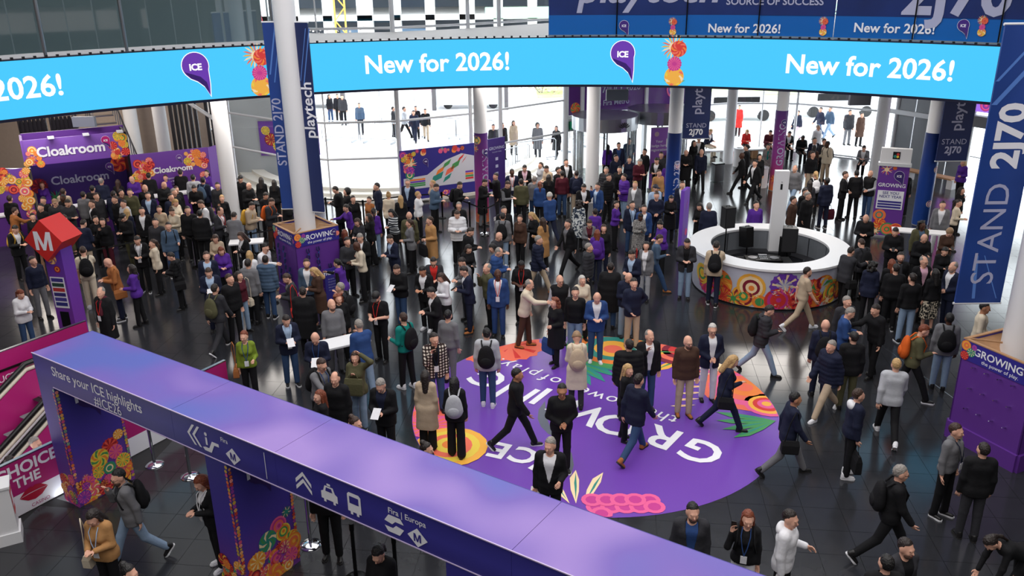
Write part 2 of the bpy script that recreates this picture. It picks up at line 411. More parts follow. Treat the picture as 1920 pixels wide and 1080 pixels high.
tag(MB().grid([[ringp(p0 + (p1 - p0) * t / 24, RR + 2.2, z) for t in range(25)] for z in (ZT - .03, 11)]).build('wall_gallery', mat('grey_green_wall', (122, 134, 138), .6)), kind='structure')
q0, q1 = phi_cyl(1028, 60, RR + .9)[0], phi_cyl(2050, 80, RR + .9)[0]
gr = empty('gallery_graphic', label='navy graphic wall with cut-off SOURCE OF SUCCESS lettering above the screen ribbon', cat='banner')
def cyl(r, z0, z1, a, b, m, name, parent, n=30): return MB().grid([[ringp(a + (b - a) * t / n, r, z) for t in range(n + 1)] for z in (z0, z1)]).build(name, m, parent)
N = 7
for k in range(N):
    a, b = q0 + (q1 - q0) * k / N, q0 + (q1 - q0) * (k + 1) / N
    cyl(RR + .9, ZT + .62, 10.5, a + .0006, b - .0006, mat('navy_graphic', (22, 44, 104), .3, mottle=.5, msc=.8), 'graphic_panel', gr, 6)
    cyl(RR + .9 + (.02 if k % 2 else 0), ZT + .0, ZT + .62, a + .0006, b - .0006, mat('blue_reflection', (10, 96, 176), .3), 'reflection_strip', gr, 6)  # blue strip: the screen ribbon's reflection in glass, put into the colour
m_lav = mat('pale_lavender_letter', (176, 178, 206), .5)
def rtext(s, px, py, size, r=RR + .9, m=m_lav, bold=.02, sh=0):
    f = ring_fn(*phi_cyl(px, py, r), r); lettering(s, size, None, m, gr, bold, warp=lambda a, b: f(a, b, .02), shear=sh)
rtext('SOURCE OF SUCCESS', 1452, 3, .29)
rtext('2J70', 1795, -8, 1.55, bold=.03); rtext('playtech', 1215, -22, 1.3, bold=.02, sh=.2)
for px in (1395, 1676): rtext('New for 2026!', px, 54, .36, m=m_wlet)  # words, drops and totems of that reflection, drawn as solid shapes
for px in (1170, 1806):
    f = ring_fn(*phi_cyl(px, 50, RR + .9), RR + .9); ice_drop(f, 0, .04, .145, gr, m_ldrop2, m_violetd, m_wlet)
for px in (1262, 1544, 1842):
    f = ring_fn(*phi_cyl(px, 53, RR + .9), RR + .9); totem_print(f, 0, .05, .25, gr)
for k in (1, 2, 3, 5, 6):
    a = q0 + (q1 - q0) * k / N; MB().tube([ringp(a, RR + .84, ZT), ringp(a, RR + .84, 10.5)], .02, 8).build('seam_post', m_blackm, gr)
cyl(RR + .45, ZT - .03, ZT + .06, q0, q1, m_greyw, 'sill', gr)
# ---- curved glazing
def glazing(name, poly, label, levels, zmax, pane, rad=.05):
    g = empty(name, label=label, kind='structure')
    for i, ((ax, ay), (bx, by)) in enumerate(zip(poly, poly[1:])):
        for z0, z1 in zip([0] + levels, levels + [zmax]):
            MB().poly([(ax, ay, z0 + .03), (bx, by, z0 + .03), (bx, by, z1 - .03), (ax, ay, z1 - .03)]).build('pane', pane, g)
        for z in [.06] + levels: MB().tube([(ax, ay, z), (bx, by, z)], .045, 8).build('transom', m_frame, g)
    return g
g1 = glazing('window_2', FAC1, 'tall curved glass front facing the wet plaza', [1.73, 3.15, 4.6, 6.6, 9], 13, m_pane)
for (x, y), r in zip(FAC1[1:], (.05, .03, .03, .09, .08, .14)): MB().tube([(x, y, 0), (x, y, 13)], r).build('mullion', m_frame, g1)
MB().tube([(-.4, 35.6, 0), (-.4, 35.6, 13)], .09).build('mullion', m_frame, g1)
g2 = glazing('window_3', FAC2, 'glass front behind the benches facing the street', [2.3, 4.6, 6.6, 9], 13, m_pane)
for (x, y) in FAC2: MB().tube([(x, y, 0), (x, y, 13)], .06).build('mullion', m_frame, g2)
MB().tube([(9.7, 42, 0), (9.7, 42, 13)], .045).build('mullion', m_frame, g2); MB().tube([(12.4, 42.3, 0), (12.4, 42.3, 13)], .035).build('mullion', m_frame, g2)
# grey panelled wall on the right with a light transom
w3 = empty('wall_panelled', label='grey panelled wall with white transom beside the glass corner', kind='structure')
A3, B3 = Vector((17, 39.5, 0)), Vector((19.2, 35.5, 0)); F3 = frame(A3, B3 - A3); LL = (B3 - A3).length
for k in range(5):
    for z0, z1 in ((.0, 2.3), (2.5, 5.2)):
        m = m_pane if k == 0 else mat('grey_glazed_panel', (128, 132, 138), .2)
        MB().box(LL * k / 5 + .02, LL * (k + 1) / 5 - .02, 0, .05, z0, z1, F3).build('panel', m, w3)
MB().box(0, LL, -.12, .1, 2.3, 2.5, F3).build('transom', m_frame, w3)
for k in (0, 1, 5): MB().tube([F3 @ Vector((LL * k / 5, 0, 0)), F3 @ Vector((LL * k / 5, 0, 13))], .09).build('mullion', m_frame, w3)
MB().box(0, LL, 0, .1, 5.2, 13, F3).build('upper_panel', m_greyw, w3)
# right-hand entrance doors with bright violet posters
w4 = empty('door_2', label='glazed entrance doors beside the hanging navy banner', kind='structure')
A4, B4 = Vector((19.2, 35.5, 0)), Vector((22.5, 29.5, 0)); F4 = frame(A4, B4 - A4); L4 = (B4 - A4).length
for k in range(6):
    MB().box(L4 * k / 6 + .04, L4 * (k + 1) / 6 - .04, 0, .02, .05, 2.3, F4).build('pane', m_pane, w4)
    MB().box(L4 * k / 6 - .04, L4 * k / 6 + .04, -.05, .05, 0, 5.2, F4).build('post', m_steel, w4)
    MB().box(L4 * k / 6 + .04, L4 * (k + 1) / 6 - .04, 0, .02, 2.75, 5.2, F4).build('pane', m_pane, w4)
    MB().tube([F4 @ Vector((L4 * (k + .15) / 6, -.08, 1.05)), F4 @ Vector((L4 * (k + .85) / 6, -.08, 1.05))], .02, 8).build('push_bar', m_steel, w4)
MB().box(0, L4, -.3, .1, 2.3, 2.75, F4).build('header', m_greyw, w4)
MB().box(0, L4, 0, .1, 5.2, 13, F4).build('upper_panel', m_greyw, w4)
for k, s in ((0, 'IDI'), (1, 'DI L')):
    pz = 3.3
po = empty('lit_poster', label='bright violet backlit poster with pink swirls above the entrance doors', cat='poster')
m_lv = mat('backlit_violet', (176, 120, 250), .4, emit=.9)
MB().box(.1, .95, -.1, -.05, 2.9, 5.1, F4).build('poster_face', m_lv, po)
lettering('IDI', .42, F4 @ Matrix.Translation((.52, -.12, 4.4)), m_lw, po, .03); lettering('DI L', .42, F4 @ Matrix.Translation((.52, -.12, 3.9)), m_lw, po, .03)
bouquet(plane_fn(F4 @ Matrix.Translation((.5, -.11, 3.2))), [(0, 0, .25, 'rings', ('mag', 'pink', 'violet'), 0)], po, emit=.8)
po = empty('lit_banner', label='tall glowing pink and orange swirl banner on the grey panelled wall', cat='banner')
MB().box(LL * .8, LL * .97, -.16, -.13, .9, 5.1, F3).build('banner_face', m_lv, po)
bouquet(plane_fn(F3 @ Matrix.Translation((LL * .885, -.17, 0))), [(0, z, .3, 'rings', ('orange', 'pink', 'mag', 'violet'), 1) for z in (1.4, 2.1, 2.9, 3.6, 4.2, 4.8)], po, emit=.8)
# ---- entrance front with revolving doors
w5 = empty('door_1', label='revolving door front with purple printed fascia glass', kind='structure')
A5, B5 = Vector((2.47, 38.2, 0)), Vector((8.5, 41.5, 0)); F5 = frame(A5, B5 - A5); L5 = (B5 - A5).length
ks = [0, .85, 4.4, L5]
for a, b in zip(ks, ks[1:]):
    for z0, z1 in ((2.45, 3.75), (3.85, 5.2)):
        MB().box(a + .05, b - .05, 0, .04, z0, z1, F5).build('fascia_glass', mat('purple_fascia', (92, 44, 128), .15), w5)
for a in ks: MB().box(a - .08, a + .08, -.1, .1, 0, 13, F5).build('mullion', m_frame, w5)
for z in (2.38, 3.8): MB().box(0, L5, -.08, .08, z - .06, z + .06, F5).build('transom', m_frame, w5)
MB().box(0, L5, .02, .05, 5.2, 13, F5).build('upper_glass', m_pane, w5)
MB().box(0, .85, -.06, .06, 1.75, 2.3, F5).build('header_panel', m_steel, w5)
for a, b in ((0, .85), (.85, 1.5), (L5 - 1.2, L5)): MB().box(a, b, 0, .02, .05, 2.3, F5).build('pane', m_pane, w5)
lettering('4 - 7 JULY 2026', .42, F5 @ Matrix.Translation((2.7, -.02, 3.45)), m_lav, w5, .01)
lettering('de Fira Metro', .34, F5 @ Matrix.Translation((2.5, -.02, 2.85)), m_lav, w5, .01)
bouquet(plane_fn(F5 @ Matrix.Translation((0, -.01, 0))), [(.3, 4.5, .3, 'rings', ('yellow', 'green', 'cream')), (.55, 4.2, .32, 'spikes', ('pink', 'cream', 'violet')), (.5, 2.75, .25, 'swirl', ('orange', 'red', 'green')), (.3, 2.7, .2, 'leaf', ('green', 'teal')), (6.0, 3.2, .4, 'rings', ('pink', 'violet', 'cream'))], w5, 4)
def rev_door(c, r, label):
    d = empty('revolving_door', (c[0], c[1], 0), label=label, cat='door', group=None)
    a0, a1 = math.radians(165), math.radians(375)
    q = MB(); q.lathe([(r + .06, 2.2), (r + .06, 2.75), (0, 2.75)], 32); q.lathe([(r + .06, 2.2), (0, 2.2)], 32); q.build('canopy_drum', m_steel, d)
    for s in (0, PI):
        for k in range(3):
            b0 = s + math.radians(-50 + 100 * k / 3); b1 = s + math.radians(-50 + 100 * (k + 1) / 3)
            MB().lathe([(r, .05), (r, 2.2)], 6, a0=b0, a1=b1).build('curved_pane', m_pane, d)
            MB().tube([(r * math.cos(b0), r * math.sin(b0), 0), (r * math.cos(b0), r * math.sin(b0), 2.2)], .03, 8).build('jamb', m_steel, d)
    for k in range(3):
        a = .5 + k * 2 * PI / 3
        w = MB().box(.05, r - .06, -.015, .015, .06, 2.15, Matrix.Rotation(a, 4, 'Z')).build('wing', m_pane, d)
        MB().bar((r * .95 * math.cos(a), r * .95 * math.sin(a), 0), (r * .95 * math.cos(a), r * .95 * math.sin(a), 2.2), .05).build('wing_stile', m_blackm, d)
    MB().tube([(0, 0, 0), (0, 0, 2.2)], .05).build('centre_post', m_blackm, d)
    return d
d1 = rev_door((4.05, 36.6), 1.35, 'revolving glass door with steel canopy drum nearest the white column')
d2 = rev_door((6.6, 38.2), 1.3, 'revolving glass door half hidden by the purple roll-up banner')
mb = MB()
for k in range(7):
    a = math.radians(-60 + 20 * k); f = frame((4.05 + 1.42 * math.cos(math.radians(-62)), 36.6 + 1.42 * math.sin(math.radians(-62)), 2.45), (math.cos(math.radians(28)), math.sin(math.radians(28)), 0))
    mb.poly([f @ Vector((math.sin(a) * r + w * math.cos(a), -.02, math.cos(a) * r - w * math.sin(a) - .12)) for r, w in ((.08, -.012), (.08, .012), (.26, .03), (.3, 0), (.26, -.03))])
lf = mb.build('leaf_emblem', m_black, d1); lf.location = (-4.05, -36.6, 0)
ex = empty('exit_sign', label='green emergency exit sign with white arrow beside the revolving doors', cat='sign')
f = F5 @ Matrix.Translation((.42, -.14, 2.02))
MB().box(-.24, .24, -.02, .03, -.17, .17, f).build('sign_box', mat('exit_green', (14, 120, 84), .4, emit=.25), ex)
q = MB(); q.poly([f @ Vector((x - .1, -.03, z)) for x, z in ((-.025, .11), (.025, .11), (.025, -.01), (.07, -.01), (0, -.12), (-.07, -.01), (-.025, -.01))]); q.box(.06, .2, -.03, -.025, -.11, .11, f); q.build('sign_symbol', m_wlet, ex)
# ---- round columns
def column(px, py, dia, label, wrap=None, wrapz=3.24, top=ZB + .2, loc=None):
    p = loc or G(px, py); r = dia / 2
    c = empty('column', (p.x, p.y, 0), label=label, cat='column')
    q = MB(); q.smooth = True; q.lathe([(r, 0), (r, top)], 28); q.build('shaft', m_white, c)
    if wrap:
        q = MB(); q.smooth = True; q.lathe([(r + .012, .02), (r + .012, wrapz)], 28); q.build('printed_wrap', wrap, c)
    return c, p, r
m_wrapP = ramp_mat('purple_wrap', [(0, (236, 130, 60)), (.16, (176, 60, 110)), (.45, (146, 52, 140)), (1, (84, 40, 120))], 'Z', 0, 3.24)
m_wrapB = ramp_mat('blue_wrap', [(0, (24, 64, 140)), (.5, (22, 58, 134)), (1, (18, 40, 96))], 'Z', 0, 3.24, .35)
def col_text(c, r, s, size, z, ang, m=m_lav, bold=.02):
    f = lambda a, b: Vector(((r + .02) * math.sin(ang + (-b) / r), -(r + .02) * math.cos(ang + (-b) / r), z + a))
    lettering(s, size, None, m, c, bold, warp=f)
def col_fn(r): return lambda u, v, h: Vector(((r + .014 + h) * math.sin(u / r), -(r + .014 + h) * math.cos(u / r), v))
c, p, r = column(905, 415, .46, 'white column with purple printed wrap beside the floor plan board', m_wrapP)
col_text(c, r, 'GROWING', .32, 1.9, .75); bouquet(col_fn(r), [(-.15, 3.0, .16, 'rings', ('amber', 'cream', 'green')), (-.2, 2.7, .14, 'spikes', ('coral', 'cream', 'teal')), (0, .35, .25, 'spikes', ('orange', 'red', 'amber')), (.2, .3, .2, 'leaf', ('orange', 'wine'), 1.5)], c, 2)
ice_drop(col_fn(r), .18, 2.55, .1, c, m_violetd, m_violetd, m_wlet)
column(1109, 378, .52, 'plain white column in front of the revolving doors')
c, p, r = column(1256, 417, .47, 'white column with blue printed wrap near the revolving doors', m_wrapB)
col_text(c, r, 'STAND 2J70', .3, 1.5, .5); bouquet(col_fn(r), [(.12, 2.1, .13, 'rings', ('cream', 'violet')), (.12, .7, .13, 'rings', ('cream', 'violet'))], c, 2)
c, p, r = column(1452, 356, .47, 'white column with purple GROWING wrap behind the round counter', m_wrapP)
col_text(c, r, 'GROWING', .34, 1.9, .1); ice_drop(col_fn(r), .05, 2.8, .1, c, m_violetd, m_violetd, m_wlet); bouquet(col_fn(r), [(-.12, .5, .2, 'spikes', ('orange', 'amber', 'red'))], c, 2)
c, p, r = column(1724, 420, .52, 'white column with blue printed wrap beside the see you next year sign', m_wrapB)
bouquet(col_fn(r), [(.18, 2.0, .12, 'rings', ('cream', 'violet')), (.1, .8, .12, 'rings', ('cream', 'violet'))], c, 2)
column(1364, 306, .46, 'plain white column beside the benches')
column(1639, 334, .5, 'plain white column behind the see you next year sign')
column(441, 437, .52, 'plain white column at the edge of the cloakroom queue')
column(0, 0, .55, 'plain white column rising behind the cloakroom panels', loc=Vector((-14.9, 36.6, 0)))
column(0, 0, .6, 'plain white column in the far corner behind the cloakroom', loc=Vector((-17.2, 39.0, 0)))
# tall pillars carrying banners, each standing in a pegboard box
P1 = Vector((-5.68, 22.68, 0)); P2 = Vector((9.42, 14.45, 0))
for P_, d_, l_ in ((P1, .56, 'tall white pillar rising through the purple pegboard box'), (P2, .62, 'tall white pillar carrying the large blue stand banner')):
    column(0, 0, d_, l_, top=12.9, loc=P_)
m_ban = mat('blue_banner_fabric', (24, 62, 138), .5, mottle=.35, msc=.9)
m_ban2 = mat('navy_banner_fabric', (24, 40, 92), .5, mottle=.35, msc=.9)
m_streak = mat('banner_streak', (86, 130, 206), .5)
def banner(label, x0, x1, y, z0, z1, m, words, rz=0, c=(0, 0), streaks=()):
    b = empty('hanging_banner', (c[0], c[1], 0), rz, label=label, cat='banner')
    MB().box(x0, x1, y - .02, y + .02, z0, z1).build('banner_cloth', m, b)
    for z in (z0, z1): MB().tube([(x0 - .02, y, z), (x1 + .02, y, z)], .025, 8).build('banner_rod', m_frame, b)
    if z1 < 6:
        for x in (x0 + .1, x1 - .1): MB().tube([(x, y, z1), (x, y, ZB + .12)], .008, 6).build('hanging_cord', m_steel, b)
    for (u0, v0, u1, v1, w) in streaks:
        MB().poly([(x0 + u0, y - .023, z0 + v0), (x0 + u0 + w, y - .023, z0 + v0), (x0 + u1 + w, y - .023, z0 + v1), (x0 + u1, y - .023, z0 + v1)]).build('printed_streak', m_streak, b)
    for s, size, u, z, vert, mm, bold in words:
        f = Matrix.Translation((u, y - .025, z)) @ (Matrix.Rotation(-PI / 2, 4, 'Y') if vert else Matrix.Identity(4))
        lettering(s, size, f, mm, b, bold)
    return b
banner('tall blue banner reading STAND on the left of the pegboard pillar', -.60, -.27, .05, 2.5, 7.4, m_ban, [('STAND 2J70', .34, -.44, 4.6, 1, m_lav, .01)], c=P1.xy, streaks=((.05, 3.6, .3, 4.8, .04), (.15, 3.4, .4, 4.6, .03)))
b = banner('tall navy banner with white script lettering on the right of the pegboard pillar', .27, .64, .0, 2.45, 7.4, m_ban2, [('playtech', .44, .46, 5.2, 1, m_wlet, .015)], rz=math.radians(-18), c=P1.xy, streaks=((.1, 3.4, .4, 4.8, .03), (.02, 3.5, .3, 4.8, .02)))
b = banner('large blue banner reading STAND 2J70 beside the right-hand pillar', -1.08, -.22, .5, 2.6, 7.64, m_ban, [('STAND', .6, -.64, 3.95, 1, m_lav, .0), ('2J70', .66, -.64, 5.75, 1, m_wlet, .035)], rz=0, c=P2.xy, streaks=((.0, 3.7, .7, 4.6, .1), (.0, 4.1, .55, 4.8, .06), (.3, .1, .22, .95, .06), (.75, .1, .38, .95, .02)))
banner('navy hanging banner reading STAND 2J70 above the revolving doors', -.5, .5, 0, 2.45, 5.15, m_ban2, [('playtech', .5, 0, 4.2, 1, m_lav, .015), ('STAND', .24, 0, 2.95, 0, m_lav, .0), ('2J70', .3, 0, 2.7, 0, m_wlet, .03)], c=at(1305, 240, 32.5).xy)
banner('navy hanging banner reading STAND 2J70 beside the entrance doors', -.52, .52, 0, 2.35, 5.15, m_ban2, [('playtech', .5, 0, 4.2, 1, m_lav, .015), ('STAND', .26, 0, 3.0, 0, m_lav, .0), ('2J70', .32, 0, 2.72, 0, m_lav, .03)], c=at(1793, 240, 28.5).xy)
# signs hung from the soffit
for px, py, Y, w, lab in ((1157, 178, 29.6, .75, 'grey hanging sign box in front of the purple fascia'), (1612, 187, 29.5, .72, 'black hanging sign box in front of the panelled wall'), (158, 228, 31, .8, 'grey hanging sign box above the cloakroom')):
    p = at(px, py, Y); s = empty('hanging_sign', p, label=lab, cat='sign')
    MB().box(-w / 2, w / 2, -.08, .08, -.18, .18).build('sign_box', mat('sign_grey', (120, 126, 136), .5) if px != 1612 else mat('sign_dark', (48, 50, 58), .5), s)
    for x in (-w / 2 + .04, w / 2 - .04): MB().tube([(x, 0, .18), (x, 0, ZB + .2 - p.z)], .012, 6).build('hanger_rod', m_steel, s)
# ================================================================ PROPS
# ---- floor graphic
DC = Vector((1.67, 15.75)); DR = 3.76
dec = empty('floor_graphic', (0, 0, 0), label='round purple floor graphic with upside-down GROWING lettering and blossoms', cat='floor graphic')
def fl(u, v, h): return Vector((u, v, .004 + h))
q = MB(); q.poly([fl(DC.x + DR * math.cos(t * PI / 48), DC.y + DR * math.sin(t * PI / 48), 0) for t in range(96)]); q.build('printed_disc', mat('purple_floor_print', (112, 66, 172), .33, spec=.45), dec)
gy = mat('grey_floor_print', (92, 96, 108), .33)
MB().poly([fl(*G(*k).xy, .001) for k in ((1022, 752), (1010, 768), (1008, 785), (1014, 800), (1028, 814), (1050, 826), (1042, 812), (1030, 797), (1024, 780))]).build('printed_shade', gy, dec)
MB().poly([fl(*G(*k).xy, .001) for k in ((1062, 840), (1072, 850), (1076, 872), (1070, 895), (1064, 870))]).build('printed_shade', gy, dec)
sp = []
def fp(px, py, r, kind, cols, rot=0): p = G(px, py); sp.append((p.x, p.y, r, kind, cols, rot))
def clipdisc(u, v, h):
    d = Vector((u, v)) - DC
    if d.length > DR - .01: d = d.normalized() * (DR - .01)
    return fl(DC.x + d.x, DC.y + d.y, h)
fp(955, 650, .85, 'scallop', ('coral', 'red', 'coral'), .3); fp(905, 662, .55, 'scallop', ('coral', 'orange', 'coral'), 1)
for a in (-.5, -.25, 0, .2): fp(1060, 672, 1.5, 'leaf', ('teal', 'cream', 'green'), a - .75)
fp(1150, 652, 1.15, 'rings', ('green', 'orange', 'teal', 'amber', 'coral'), 4.5); fp(1275, 660, .75, 'rings', ('wine', 'coral', 'wine', 'red'), 1)
for a in (2.5, 2.9, 3.3): fp(1300, 662, 1.5, 'leaf', ('amber', 'cream', 'green'), a + .55)
fp(1345, 690, .7, 'spikes', ('cream', 'coral', 'pink'), 2); fp(1400, 730, 1.0, 'rings', ('coral', 'pink', 'coral', 'orange'), 2); fp(1440, 760, .5, 'rings', ('pink', 'amber', 'red'), 2)
for a in (3.0, 3.3, 3.6, 3.9): fp(1455, 790, 1.2, 'leaf', ('green', 'amber', 'teal'), a - .2)
for i in range(6): fp(1345 - i * 8, 700 + i * 12, .55, 'leaf', ('cream', 'coral'), 3.2)
fp(790, 770, .65, 'scallop', ('coral', 'pink', 'coral'), 0); fp(805, 800, .5, 'scallop', ('pink', 'coral', 'coral'), 0)
fp(845, 838, .72, 'rings', ('amber', 'yellow', 'coral', 'yellow', 'orange'), 2); fp(885, 838, .5, 'leaf', ('coral', 'orange'), 2.4); fp(882, 862, .45, 'leaf', ('green', 'yellow'), 2)
for a, px in ((1.5, 1080), (1.15, 1095), (1.9, 1068)): fp(px, 945, 1.05, 'leaf', ('cream', 'green', 'teal'), a)
for i in range(11): fp(1110 + (i % 5) * 27 + (i // 5) * 9, 938 + (i // 5) * 13, .19, 'dot', ('pink', 'mag'))
bouquet(clipdisc, sp, dec, 1, name='blossom_print')
def floor_word(pts, size, bold, m):
    g = [G(x, y) for _, x, y in pts]
    for k, (s, _, _) in enumerate(pts):
        d = g[min(k + 1, len(g) - 1)] - g[max(k - 1, 0)]; f = Matrix.Translation((g[k].x, g[k].y, .012)) @ Matrix.Rotation(math.atan2(d.y, d.x), 4, 'Z')
        lettering(s, size, None, m, dec, bold, warp=lambda a, b: f @ Vector((a, b, 0)), name='floor_lettering')
floor_word([('G', 1317, 846), ('R', 1244, 819), ('O', 1158, 796), ('W', 1088, 770), ('I', 1016, 742), ('N', 970, 736), ('G', 917, 710)], 1.12, .015, m_wlet)
floor_word([('t', 1262, 787), ('h', 1241, 781), ('e', 1220, 773), ('p', 1172, 757), ('o', 1146, 750), ('w', 1118, 742), ('e', 1094, 733), ('r', 1074, 727), ('o', 1040, 714), ('f', 1021, 708), ('p', 999, 700), ('l', 984, 695), ('a', 967, 689), ('y', 949, 683), ('.', 936, 677)], .52, .0, m_wlet)
floor_word([('I', 1014, 868), ('C', 984, 854), ('E', 938, 844)], .74, .03, m_wlet)
# ---- wayfinding gate
GA, GD = Vector((-7.86, 12.72, 0)), Vector((.832, -.555, 0)); GF = frame(GA, GD); GL = 13.0
gate = empty('wayfinding_gate', (0, 0, 0), label='long purple wayfinding gate with share your ICE highlights lettering', cat='gate')
W5, ZG0, ZG1 = 1.06, 2.31, 2.82
m_gfront = ramp_mat('gate_front_print', [(0, (44, 38, 118)), (.5, (58, 54, 150)), (1, (44, 40, 122))], 'Z', 2.2, 2.9)
m_gtop = mat('gate_top_print', (120, 100, 190), .42); nt = m_gtop.node_tree
tc = nt.nodes.new('ShaderNodeTexCoord'); wv = nt.nodes.new('ShaderNodeTexNoise'); wv.inputs['Scale'].default_value = .55; wv.inputs['Detail'].default_value = 1
cr = nt.nodes.new('ShaderNodeValToRGB'); el = cr.color_ramp.elements; el.new(.5)
for e, (p_, c_) in zip(el, ((.36, (78, 88, 172)), (.5, (104, 80, 168)), (.64, (142, 114, 186)))): e.position = p_; e.color = (*lin(c_), 1)
nt.links.new(tc.outputs['Object'], wv.inputs[0]); nt.links.new(wv.outputs['Fac'], cr.inputs[0]); nt.links.new(cr.outputs[0], nt.nodes['Principled BSDF'].inputs['Base Color'])
m_edge = mat('pale_panel_edge', (196, 180, 214), .5)
cuts = [0, 3.62, 5.75, 9.4, GL]
for a, b in zip(cuts, cuts[1:]):
    MB().box(a + .003, b - .003, .012, W5 - .012, ZG1 - .02, ZG1, GF).build('top_panel', m_gtop, gate)
    MB().box(a + .002, b - .002, 0, .012, ZG0, ZG1, GF).build('fascia_panel', m_gfront, gate)
    MB().box(a + .002, b - .002, W5 - .012, W5, ZG0, ZG1, GF).build('rear_panel', m_gfront, gate)
MB().box(0, GL, .012, W5 - .012, ZG0, ZG0 + .02, GF).build('underside', m_indigo, gate)
MB().box(0, .012, 0, W5, ZG0, ZG1, GF).build('end_panel', m_gfront, gate)
q = MB(); q.bar(GF @ Vector((0, -.004, ZG1)), GF @ Vector((GL, -.004, ZG1)), .014); q.bar(GF @ Vector((.46, -.004, ZG0)), GF @ Vector((GL, -.004, ZG0)), .012); q.build('edge_trim', m_edge, gate)
m_gpost = ramp_mat('gate_post_print', [(0, (120, 60, 150)), (.5, (72, 56, 160)), (1, (50, 46, 134))], 'Z', 0, 2.3)
for k, x in enumerate((0, 4.26, 8.5)):
    post = MB().box(x, x + .46, 0, W5, 0, ZG0, GF).build('post', m_gpost, gate)
    ff = plane_fn(GF @ Matrix.Translation((x, 0, 0)))
    bouquet(ff, [(u, v, r) for u, v, r in scatter(10 + k, 34, .06, .40, .05, .55, .05, .13)] + [(.435, v, .028) for v in [z * .06 + .5 for z in range(30)]], post, 5 + k)
    J = GF @ Matrix.Translation((x + .46, 0, 0)) @ Matrix.Rotation(PI / 2, 4, 'Z')
    jf = plane_fn(J)
    bouquet(jf, [(u, v, r) for u, v, r in scatter(20 + k, 46, .1, W5 - .1, .06, .55, .07, .17)] + [(.72, .85, .16), (.8, .7, .14), (.5, .72, .17), (.9, 1.0, .1)] + [(s, z * .06 + .1, .03) for z in range(36) for s in (.03, W5 - .03)], post, 8 + k)
    drop_shape(MB(), jf, .5, 1.95, .2, .004).build('drop_mark', m_violetd, post)
    lettering('ICE', .3, J @ Matrix.Translation((.5, -.008, 1.98)), m_wlet, post, .04)
def on_front(x, z): return GF @ Matrix.Translation((x, -.006, z))
lettering('Share your ICE highlights', .235, on_front(1.72, 2.62), m_wlet, gate, .012); lettering('#ICE26', .235, on_front(2.0, 2.41), m_wlet, gate, .0)
q = MB(); S = lambda x, z: on_front(x, z)
def icon(pts, x, z): MB().poly([on_front(x + a, z + b) @ Vector((0, 0, 0)) for a, b in pts]).build('pictogram', m_wlet, gate)
for dx in (0, .11): icon([(dx, 0), (dx + .13, .16), (dx + .18, .16), (dx + .05, 0), (dx + .18, -.16), (dx + .13, -.16)], 3.95, 2.57)      # chevrons left
icon([(-.02, -.12), (.02, -.16), (.16, -.16), (.24, -.02), (.34, -.02), (.34, .03), (.2, .03), (.12, -.1), (.04, -.1)], 4.28, 2.55)          # escalator
icon([(.06, -.06), (.1, -.06), (.1, .06), (.06, .06)], 4.28, 2.55); icon([(.08 + .03 * math.cos(t), .11 + .03 * math.sin(t)) for t in [k * PI / 4 for k in range(8)]], 4.28, 2.55)
DI = [(-.15, 0), (0, .13), (.15, 0), (0, -.13)]
icon(DI, 4.9, 2.48); icon([(-.006, -.2), (.006, -.2), (.006, .2), (-.006, .2)], 5.55, 2.56)
for dz in (0, .1): icon([(-.14, -.08 + dz), (0, .06 + dz), (.14, -.08 + dz), (.14, -.14 + dz), (0, 0 + dz), (-.14, -.14 + dz)], 6.25, 2.55)
icon([(-.14, -.1), (-.14, .0), (-.1, .02), (-.07, .1), (.07, .1), (.1, .02), (.14, 0), (.14, -.1), (.1, -.1), (.1, -.14), (.06, -.14), (.06, -.1), (-.06, -.1), (-.06, -.14), (-.1, -.14), (-.1, -.1)], 6.7, 2.55); icon([(-.03, .11), (.03, .11), (.03, .14), (-.03, .14)], 6.7, 2.55)
icon([(-.11, -.12), (-.11, .12), (-.08, .15), (.08, .15), (.11, .12), (.11, -.12), (.07, -.12), (.07, -.16), (.03, -.16), (.03, -.12), (-.03, -.12), (-.03, -.16), (-.07, -.16), (-.07, -.12)], 7.12, 2.55)
icon([(-.15, .02), (-.08, .12), (.1, .12), (.15, .05), (.02, .05), (-.03, .0)], 7.75, 2.5); icon([(.15, -.02), (.08, -.12), (-.1, -.12), (-.15, -.05), (-.02, -.05), (.03, 0)], 7.75, 2.5)
icon(DI, 8.1, 2.46)
q = MB(); q.poly([on_front(6.7 + a, 2.55 + b) @ Vector((0, -.003, 0)) for a, b in ((-.06, .025), (-.045, .08), (.045, .08), (.06, .025))]); q.poly([on_front(7.12 + a, 2.55 + b) @ Vector((0, -.003, 0)) for a, b in ((-.075, 0), (-.075, .1), (.075, .1), (.075, 0))]); q.build('pictogram_window', m_indigo, gate)
for x, z in ((4.9, 2.48), (8.1, 2.46)): letter_m(.11, on_front(x, z) @ Matrix.Translation((0, -.004, 0)), m_indigo, gate)
lettering('Fira', .1, on_front(4.75, 2.68), m_wlet, gate, .01); lettering('Fira | Europa', .11, on_front(7.95, 2.68), m_wlet, gate, .01)
